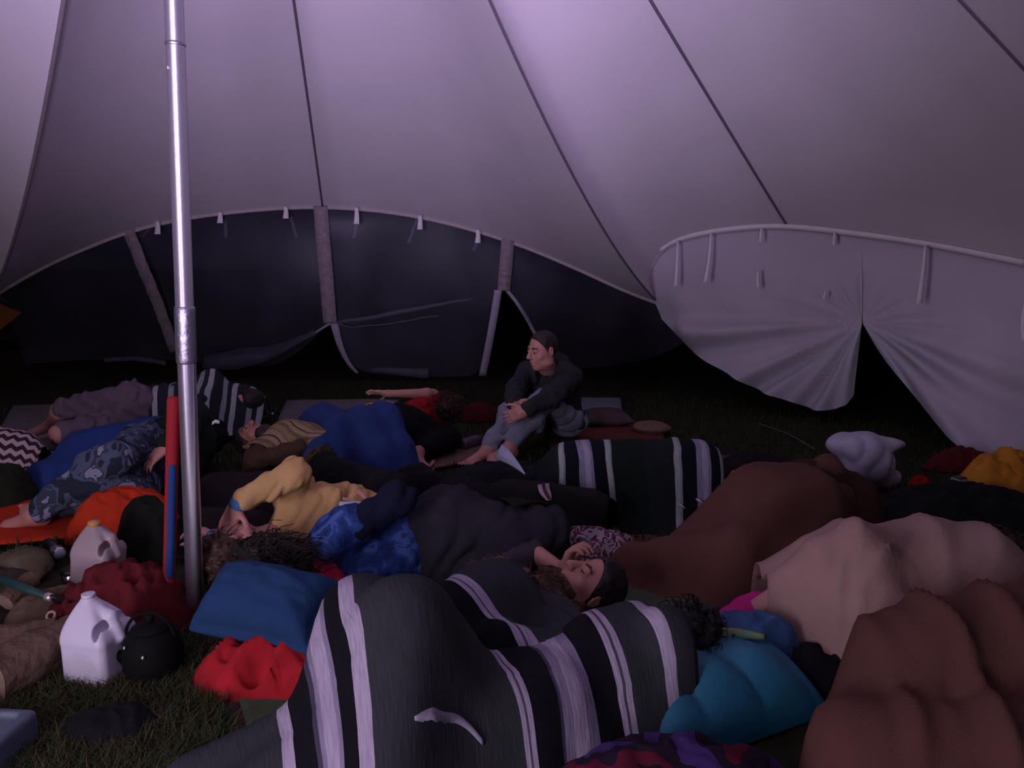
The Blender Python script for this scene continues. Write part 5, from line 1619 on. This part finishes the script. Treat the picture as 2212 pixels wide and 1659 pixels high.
for a, c_ in ((A0, R0), (A1, R1), (R0, R1), (E_, R1)):
    v, f = tube_mesh([a, (a + c_) / 2 + V3(0, 0, .02), c_], .012, 6); mobj('tent_pole_rod', v, f, M_SEAM, ot)

_ld = bpy.data.lights.new('tent_fill_light', 'POINT'); _ld.energy = 5; _ld.color = (1.0, .72, .5); _ld.shadow_soft_size = .1  # unseen point light, added so the orange tent shows
_lo = bpy.data.objects.new('tent_fill_light', _ld); COL.objects.link(_lo); _lo.location = Vector((tp + V3(-.3, -1.5, 1.1)).tolist())
# ------------------------------------------------------------------ gear by the pole
pillow('pillow', D(578, 1310, 2.42), .42, .25, .26, -.30, mat('denim_blue_cotton', '#24436c', var=.06), 'plump denim-blue pillow beside the foot of the tent pole', 'pillow', 71, tilt=.55, roll=.05, rest=False, wr=.014, pinch=.10)
mound('coral_towel', G(692, 1325), .15, .10, -.35, .20, M_CORAL, 'fluffy coral pink towel tucked behind the blue pillow', 'towel', 72, rid=.018, rs=.05)
mound('red_anorak', G(588, 1470), .24, .15, -.25, .15, M_RED, 'bright red anorak crumpled below the blue pillow', 'jacket', 73, rid=.05, rs=.13, pw=2, irr=.25)
mound('red_scarf', G(945, 1335), .09, .04, .2, .05, M_REDDARK, 'scrap of dark red scarf at the edge of the bearded man\'s serape', 'scarf', 74, rid=.012)
mound('orange_bag', G(262, 1150), .24, .14, .5, .20, M_ORANGE, 'orange-red stuff sack below the camouflage trousers', 'bag', 75, rid=.02, pw=3)
mound('dark_rucksack', G(325, 1200), .14, .12, .2, .25, mat('black_green_canvas', '#1c1f1a', var=.15), 'black-green rucksack between the orange sack and red staff', 'bag', 76, rid=.02, pw=3)
mound('maroon_jumper', G(275, 1345), .26, .20, .3, .20, mat('maroon_knit', '#6b2126', var=.16, scale=18), 'crumpled maroon jumper behind the white milk jug', 'clothing', 77, rid=.04, rs=.10, irr=.25)
mound('brown_sack', G(140, 1330), .20, .12, .1, .10, mat('drab_sacking', '#6a5948', var=.15), 'drab brown sacking in front of the clear jug', 'sack', 78, rid=.02)


def jug(px, py, h, ang, m, mcap, label, tilt=(0, 0)):
    c = G(px, py)
    o = thing('milk_jug', label, 'jug', c)
    s = h / .25; R = rot_z(ang) @ np.array(Matrix.Rotation(tilt[0], 3, 'Y')) @ np.array(Matrix.Rotation(tilt[1], 3, 'X'))
    P = lambda x, y, z: c + R @ (V3(x, y, z) * s)
    F = Field(c - V3(.16, .16, .02) * s, c + V3(.16, .16, .30) * s, .0035)
    F.box(P(0, 0, .075), V3(.074, .074, .075) * s, R, .022 * s)
    for i in range(7):   # shoulders narrow to the neck
        t = i / 6
        F.box(P(-.022 * t, 0, .14 + .078 * t), V3(.073 - .045 * t ** 1.3, .073 - .045 * t ** 1.3, .02) * s, R, .02 * s, .012)
    F.cap(P(-.022, 0, .20), P(-.022, 0, .235), .021 * s, .020 * s, .01)
    # moulded handle with a finger hole
    F.cap(P(.005, 0, .212), P(.048, 0, .195), .016 * s, .016 * s, .012); F.cap(P(.048, 0, .195), P(.072, 0, .135), .016 * s, .016 * s, .012)
    F.ell(P(.046, 0, .165), V3(.011, .09, .026) * s, R @ np.array(Matrix.Rotation(-.32, 3, 'Y')), .006, 'sub')
    F.ell(P(0, -.082, .07), V3(.045, .014, .045) * s, R, .008, 'sub')
    v, f = F.mesh(1); v[:, 2] = np.maximum(v[:, 2], .0)
    mobj('body', v, f, m, o)
    if mcap is not None:
        v, f = lathe_mesh([(.019, .0), (.0225, .0), (.0225, .016), (.019, .02), (.002, .02)], P(-.022, 0, .232), 28, R[:, 2]); mobj('cap', v, f, mcap, o)
    else:
        v, f = lathe_mesh([(.0165, .0), (.0195, 0), (.0195, .010), (.0165, .010)], P(-.022, 0, .244), 28, R[:, 2]); mobj('neck_ring', v, f, m, o)
    return o


M_HDPE = mat('milky_plastic', '#ded9ea', rough=.45, var=.02, bump=.04, sss=.15)
M_HDPE2 = mat('cloudy_plastic', '#d6c2c6', rough=.4, var=.04, bump=.05, trans=.35)
jug(222, 1462, .265, -.25, M_HDPE, None, 'white open plastic milk jug standing on the grass near the pole')
jug(212, 1262, .255, -.1, M_HDPE2, mat('orange_cap', '#e0a050', rough=.5, bump=0), 'cloudy plastic jug with orange cap before the orange sack', tilt=(.12, 0))

# black kettle
kt = thing('kettle', 'black enamel kettle pot on the grass beside the white jug', 'kettle', G(335, 1462))
kp = origin(kt)
ME = mat('black_enamel', '#0a0a0b', rough=.8, var=.05, bump=.03)
v, f = lathe_mesh([(.055, 0), (.075, .008), (.086, .04), (.088, .09), (.080, .13), (.062, .155), (.05, .16)], kp, 40); mobj('body', v, f, ME, kt)
v, f = lathe_mesh([(.056, .158), (.055, .166), (.03, .178), (.008, .182)], kp, 32); kl = mobj('lid', v, f, ME, kt)
v, f = lathe_mesh([(.008, .180), (.010, .19), (.013, .198), (.010, .205), (.004, .207)], kp, 20); mobj('knob', v, f, ME, kl)
a = np.linspace(0, math.pi, 20); P = kp + np.stack([.075 * np.cos(a), -.01 + 0 * a, .13 + .085 * np.sin(a)], -1)
v, f = tube_mesh(P, .005, 8); mobj('handle', v, f, ME, kt)
v, f = tube_mesh([kp + V3(-.07, -.02, .07), kp + V3(-.105, -.03, .10), kp + V3(-.12, -.035, .14)], [.02, .014, .010], 14); mobj('spout', v, f, ME, kt)
for q in (V3(-.046, -.073, .135), V3(.012, -.087, .112)):
    v, f = lathe_mesh([(.005, 0), (.005, .003), (.003, .005)], kp + q, 10, unit(q * V3(1, 1, .2))); mobj('bright_spot', v, f, M_ALU, kt)  # small metal discs for the pot's two bright spots

# the red padded staff with a blue stripe leaning on the pole
st0 = G(363, 1342); st1 = D(375, 857, 2.70)
sf = thing('padded_staff', 'red padded staff with blue stripe leaning against the tent pole', 'staff', st0)
su = unit(st1 - st0); sl = np.linalg.norm(st1 - st0)
MR = mat('red_foam_sleeve', '#a82a34', rough=.8, var=.06); MB = mat('blue_foam_sleeve', '#2c4d8c', rough=.8, var=.06)
v, f = lathe_mesh([(.012, 0), (.019, .004), (.021, .015), (.0215, sl - .02), (.020, sl - .004), (.012, sl)], st0, 28, su); mobj('sleeve', v, f, MR, sf)
def on_staff(py):
    s = np.linspace(0, sl, 800); P = st0 + s[:, None] * su; w = P - _C
    return float(s[np.argmin(np.abs(829.5 - FPX * (w @ _U) / (w @ _F) - py))])
q = unit(V3(.55, -1, 0)) * .0115
P = [st0 + su * s + q for s in np.linspace(on_staff(1262), on_staff(985), 12)]
v, f = tube_mesh(P, [.004] + [.0145] * 10 + [.004], 14); mobj('blue_stripe', v, f, MB, sf)
s = on_staff(1287); v, f = lathe_mesh([(.0216, 0), (.0228, .001), (.0228, .011), (.0216, .012)], st0 + su * s, 28, su); mobj('tape_ring', v, f, mat('grey_tape', '#8f93b0', var=.03), sf)

# folding saw, torch, thermos, washer
kn = thing('folding_saw', 'dark folding saw with teal grip propped over the brown sack', 'saw', G(180, 1312, .1))
a, m_, e = G(-8, 1248, .10), G(100, 1288, .11), G(186, 1314, .12)
v, f = tube_mesh([a, a * .7 + m_ * .3, m_], [.014, .017, .012], 12); mobj('grip', v, f, mat('teal_grip', '#234a48', rough=.6, bump=0), kn)
v, f = tube_mesh([m_, m_ * .97 + e * .03 , m_ * .85 + e * .15], [.013, .015, .013], 12); mobj('ferrule', v, f, mat('pale_steel', '#c9c5bf', rough=.35, metal=.6, bump=0), kn)
v, f = strip_mesh([m_ * .86 + e * .14, m_ * .5 + e * .5, e], .03, unit(V3(0, -.4, 1)), .008); mobj('blade', v, f, mat('dark_steel', '#2c2a30', rough=.45, metal=.5, bump=0), kn)
MST = mat('polished_steel', '#d8d6dd', rough=.18, var=.02, metal=1.0, bump=0)
MBK = mat('black_plastic', '#141317', rough=.5, var=.03, bump=0)
tr_ = thing('torch', 'black and chrome torch lying beside the cloudy jug', 'torch', G(150, 1250))
p0 = G(118, 1186, .05); ax_ = unit(V3(.55, -.55, -.02))
v, f = lathe_mesh([(.018, -.10), (.020, -.095), (.020, .0)], p0, 24, ax_); mobj('handle', v, f, MBK, tr_)
v, f = lathe_mesh([(.021, .0), (.026, .02), (.027, .06), (.024, .07)], p0, 28, ax_); th_ = mobj('head', v, f, MST, tr_)
v, f = lathe_mesh([(.0225, .068), (.0225, .0705), (.002, .0715)], p0, 24, ax_); mobj('lens', v, f, mat('torch_lens', '#cfd2da', rough=.1, bump=0), th_)
mg = thing('steel_mug', 'small steel mug with dark rim beside the chrome torch', 'mug', G(155, 1262))
v, f = lathe_mesh([(.028, 0), (.031, .004), (.033, .045), (.030, .047)], origin(mg), 32); mobj('body', v, f, MST, mg)
v, f = lathe_mesh([(.034, .046), (.036, .048), (.036, .062), (.030, .068), (.0, .069)], origin(mg), 32); mobj('lid', v, f, MBK, mg)
P0 = origin(mg) + V3(.03, 0, .03); a_ = np.linspace(-1.4, 1.4, 14)
v, f = tube_mesh(P0 + np.stack([.022 * np.cos(a_), 0 * a_, .018 * np.sin(a_)], -1), .004, 8); mobj('handle', v, f, MBK, mg)
c = G(110, 1330, .115); a_ = np.linspace(0, 2 * math.pi, 25)
Rr = frame((0, .6, .8), (0, -.8, .6))
v, f = tube_mesh(c + (np.stack([.013 * np.cos(a_), .013 * np.sin(a_), 0 * a_], -1)) @ Rr.T, .0045, 8); tag(mobj('metal_ring', v, f, mat('brass_dull', '#a8977f', rough=.5, bump=0)), 'small dull metal ring on the drab sacking', 'ring')


# firewood: bark, cut ends
def log(name, p, q, r, label, seed, peel=True):
    p = np.asarray(p, float); q = np.asarray(q, float); d = unit(q - p); L = np.linalg.norm(q - p)
    o = thing(name, label, 'firewood', (p + q) / 2 * V3(1, 1, 0))
    n, sg = 26, 30
    x = unit(np.cross(d, V3(0, 0, 1))); y = np.cross(x, d)
    V = []
    for i in range(n):
        t = i / (n - 1); a = np.linspace(0, 2 * math.pi, sg, endpoint=False)
        ring = np.stack([np.cos(a), np.sin(a)], 1)
        pt = p + d * L * t
        qv = pt + r * (ring[:, :1] * x + ring[:, 1:] * y)
        rr = r * (1 + .12 * wob(qv * V3(1, 1, 1), seed, .06, 3) + .07 * ridge((ring * 3).repeat(1, 0) @ np.array([[1, 0, 0], [0, 1, 0]]) + V3(0, 0, t * 2), seed + 1, .55, 2))
        V.append(pt + rr[:, None] * (ring[:, :1] * x + ring[:, 1:] * y))
    V = np.concatenate(V); V[:, 2] = np.maximum(V[:, 2], .002)
    f = [(i * sg + j, i * sg + (j + 1) % sg, (i + 1) * sg + (j + 1) % sg, (i + 1) * sg + j) for i in range(n - 1) for j in range(sg)]
    mobj('bark', V, f, mat('bark_brown', '#7a6254', var=.22, scale=16, bump=1.0, bscale=45), o)
    for k, e in ((0, -d), (n - 1, d)):
        ring = V[k * sg:(k + 1) * sg]; cc = ring.mean(0) + e * .004
        Vv = np.concatenate([[cc], cc + (ring - cc) * .55, cc + (ring - cc) * .98])
        f = [(0, 1 + j, 1 + (j + 1) % sg) for j in range(sg)] + [(1 + j, 1 + sg + j, 1 + sg + (j + 1) % sg, 1 + (j + 1) % sg) for j in range(sg)]
        mobj('cut_end', Vv, f, mat('cut_wood', '#9a8270', var=.12, scale=30), o)
    return o


log('firewood_log', G(-20, 1520) + V3(0, 0, .075), G(165, 1425) + V3(0, 0, .07), .075, 'thick bark-covered log lying in front of the white jug', 81)
log('firewood_log', G(-70, 1440) + V3(0, 0, .06), G(125, 1405) + V3(0, 0, .055), .055, 'thinner dark log lying behind the thick bark-covered log', 84)
log('firewood_log', G(15, 1330) + V3(0, 0, .05), G(75, 1300) + V3(0, 0, .09), .035, 'short split log with pale cut end beyond the other logs', 87)


def stone(px, py, r, seed, label, m):
    c = G(px, py); F = Field(c - r * 1.6, c + V3(r, r, r) * 1.6, r / 14)
    F.ell(c + V3(0, 0, r[2] * .7 if hasattr(r, '__len__') else r * .7), V3(*r) if hasattr(r, '__len__') else V3(r, r, r), rot_z(seed), .0)
    return F


def rock(px, py, rx, ry, rz, seed, label, m):
    c = G(px, py); rm = max(rx, ry, rz)
    F = Field(c - rm * 1.5, c + V3(rm, rm, rm) * 1.7, rm / 14)
    F.ell(c + V3(0, 0, rz * .75), V3(rx, ry, rz), rot_z(seed * .7), 0)
    F.noise(rm * .16, rm * .9, seed); F.noise(rm * .05, rm * .3, seed + 1, ridged=True)
    v, f = F.mesh(0); v[:, 2] = np.maximum(v[:, 2], 0)
    return tag(mobj('stone', v, f, m), label, 'stone')


M_STONE = mat('fire_ring_stone', '#6e6250', var=.2, scale=14, bump=.7, bscale=50)
rock(60, 1245, .13, .10, .075, 3, 'broad mossy stone in front of the orange-red groundsheet', M_STONE)
rock(10, 1275, .10, .08, .05, 6, 'darker stone partly hidden by the teal saw grip', mat('dark_stone', '#4a4238', var=.2, scale=14, bump=.7))
M_PLASTIC = mat('grey_plastic', '#5e6a7c', rough=.5, var=.05, bump=.05)
c = G(-165, 1650, .05); F = Field(c - V3(.3, .3, .06), c + V3(.3, .3, .08), .006)
F.box(c, V3(.185, .17, .055), rot_z(-.08), .02); F.box(c + V3(0, 0, .052), V3(.155, .14, .012), rot_z(-.08), .01, .0, 'sub')
v, f = F.mesh(1)
tag(mobj('storage_lid', v, f, M_PLASTIC), 'blue-grey plastic tray lid at the edge of the dry grass', 'lid')
mound('dark_hat', G(245, 1585), .14, .10, .15, .06, mat('charcoal_felt', '#16171d', var=.1), 'charcoal felt hat flattened on the dry grass', 'hat', 92, rid=.010, rs=.12, pw=4)
mound('drab_cloth', G(360, 1545), .12, .04, .3, .03, mat('drab_cloth', '#2a2a2c', var=.1), 'thin drab cloth strap lying in the dry grass', 'clothing', 93, rid=.008)


# ------------------------------------------------------------------ grass
def grass(name, n, region, hmin, hmax, cols, seed, wmul=1.0, lean=.6):
    rng = np.random.default_rng(seed)
    P = np.array([region(rng) for _ in range(n)])
    ok = np.hypot(P[:, 0] - APEX[0], P[:, 1] - APEX[1]) < 4.75
    for q in MAT_QUADS:      # no blades through the mats
        sg = [(q[(k + 1) % 4][0] - q[k][0]) * (P[:, 1] - q[k][1]) - (q[(k + 1) % 4][1] - q[k][1]) * (P[:, 0] - q[k][0]) for k in range(4)]
        ins = np.all([x > 0 for x in sg], 0) | np.all([x < 0 for x in sg], 0)
        ok &= ~ins
    P = P[ok]; n = len(P)
    h = rng.uniform(hmin, hmax, n); a = rng.uniform(0, 2 * np.pi, n); ln = rng.uniform(.1, lean, n) * h
    w = rng.uniform(.0012, .0026, n) * wmul
    side = np.stack([-np.sin(a), np.cos(a), 0 * a], 1); dr = np.stack([np.cos(a), np.sin(a), 0 * a], 1)
    b = P + np.array([0, 0, -.012]); m_ = b + dr * ln[:, None] * .35 + np.array([0, 0, 1]) * h[:, None] * .6; t = b + dr * ln[:, None] + np.array([0, 0, 1]) * h[:, None] * .95
    V = np.stack([b - side * w[:, None], b + side * w[:, None], m_ - side * w[:, None] * .8, m_ + side * w[:, None] * .8, t], 1).reshape(-1, 3)
    i = np.arange(n)[:, None] * 5
    q = np.concatenate([i, i + 1, i + 3, i + 2], 1); tr = np.concatenate([i + 2, i + 3, i + 4], 1)
    o = mobj(name, V, q.tolist() + tr.tolist(), cols, smooth=False, loc=(0, 0, 0))
    o.data.polygons.foreach_set('material_index', (np.r_[rng.integers(0, len(cols), n)] .repeat(1).tolist() * 2))
    return o


MG = [mat('blade_green', '#3f4d27', var=.1, bump=0), mat('blade_dark', '#343d26', var=.1, bump=0), mat('blade_straw', '#5e5038', var=.1, bump=0)]


def reg_near(r):
    p = G(r.uniform(-150, 520), r.uniform(1380, 1720)); return p


def reg_far(r):
    p = G(r.uniform(-100, 2300), 800 + 420 * r.uniform(0, 1) ** 1.5); return p


tag(grass('grass', 26000, reg_near, .025, .075, MG, 1, lean=1.6), 'short dry grass and straw around the kettle and jug', 'grass', kind='stuff')
tag(grass('grass', 30000, reg_far, .03, .08, MG[:2], 2, 1.6), 'short dark turf between the bedding and the tent walls', 'grass', kind='stuff')
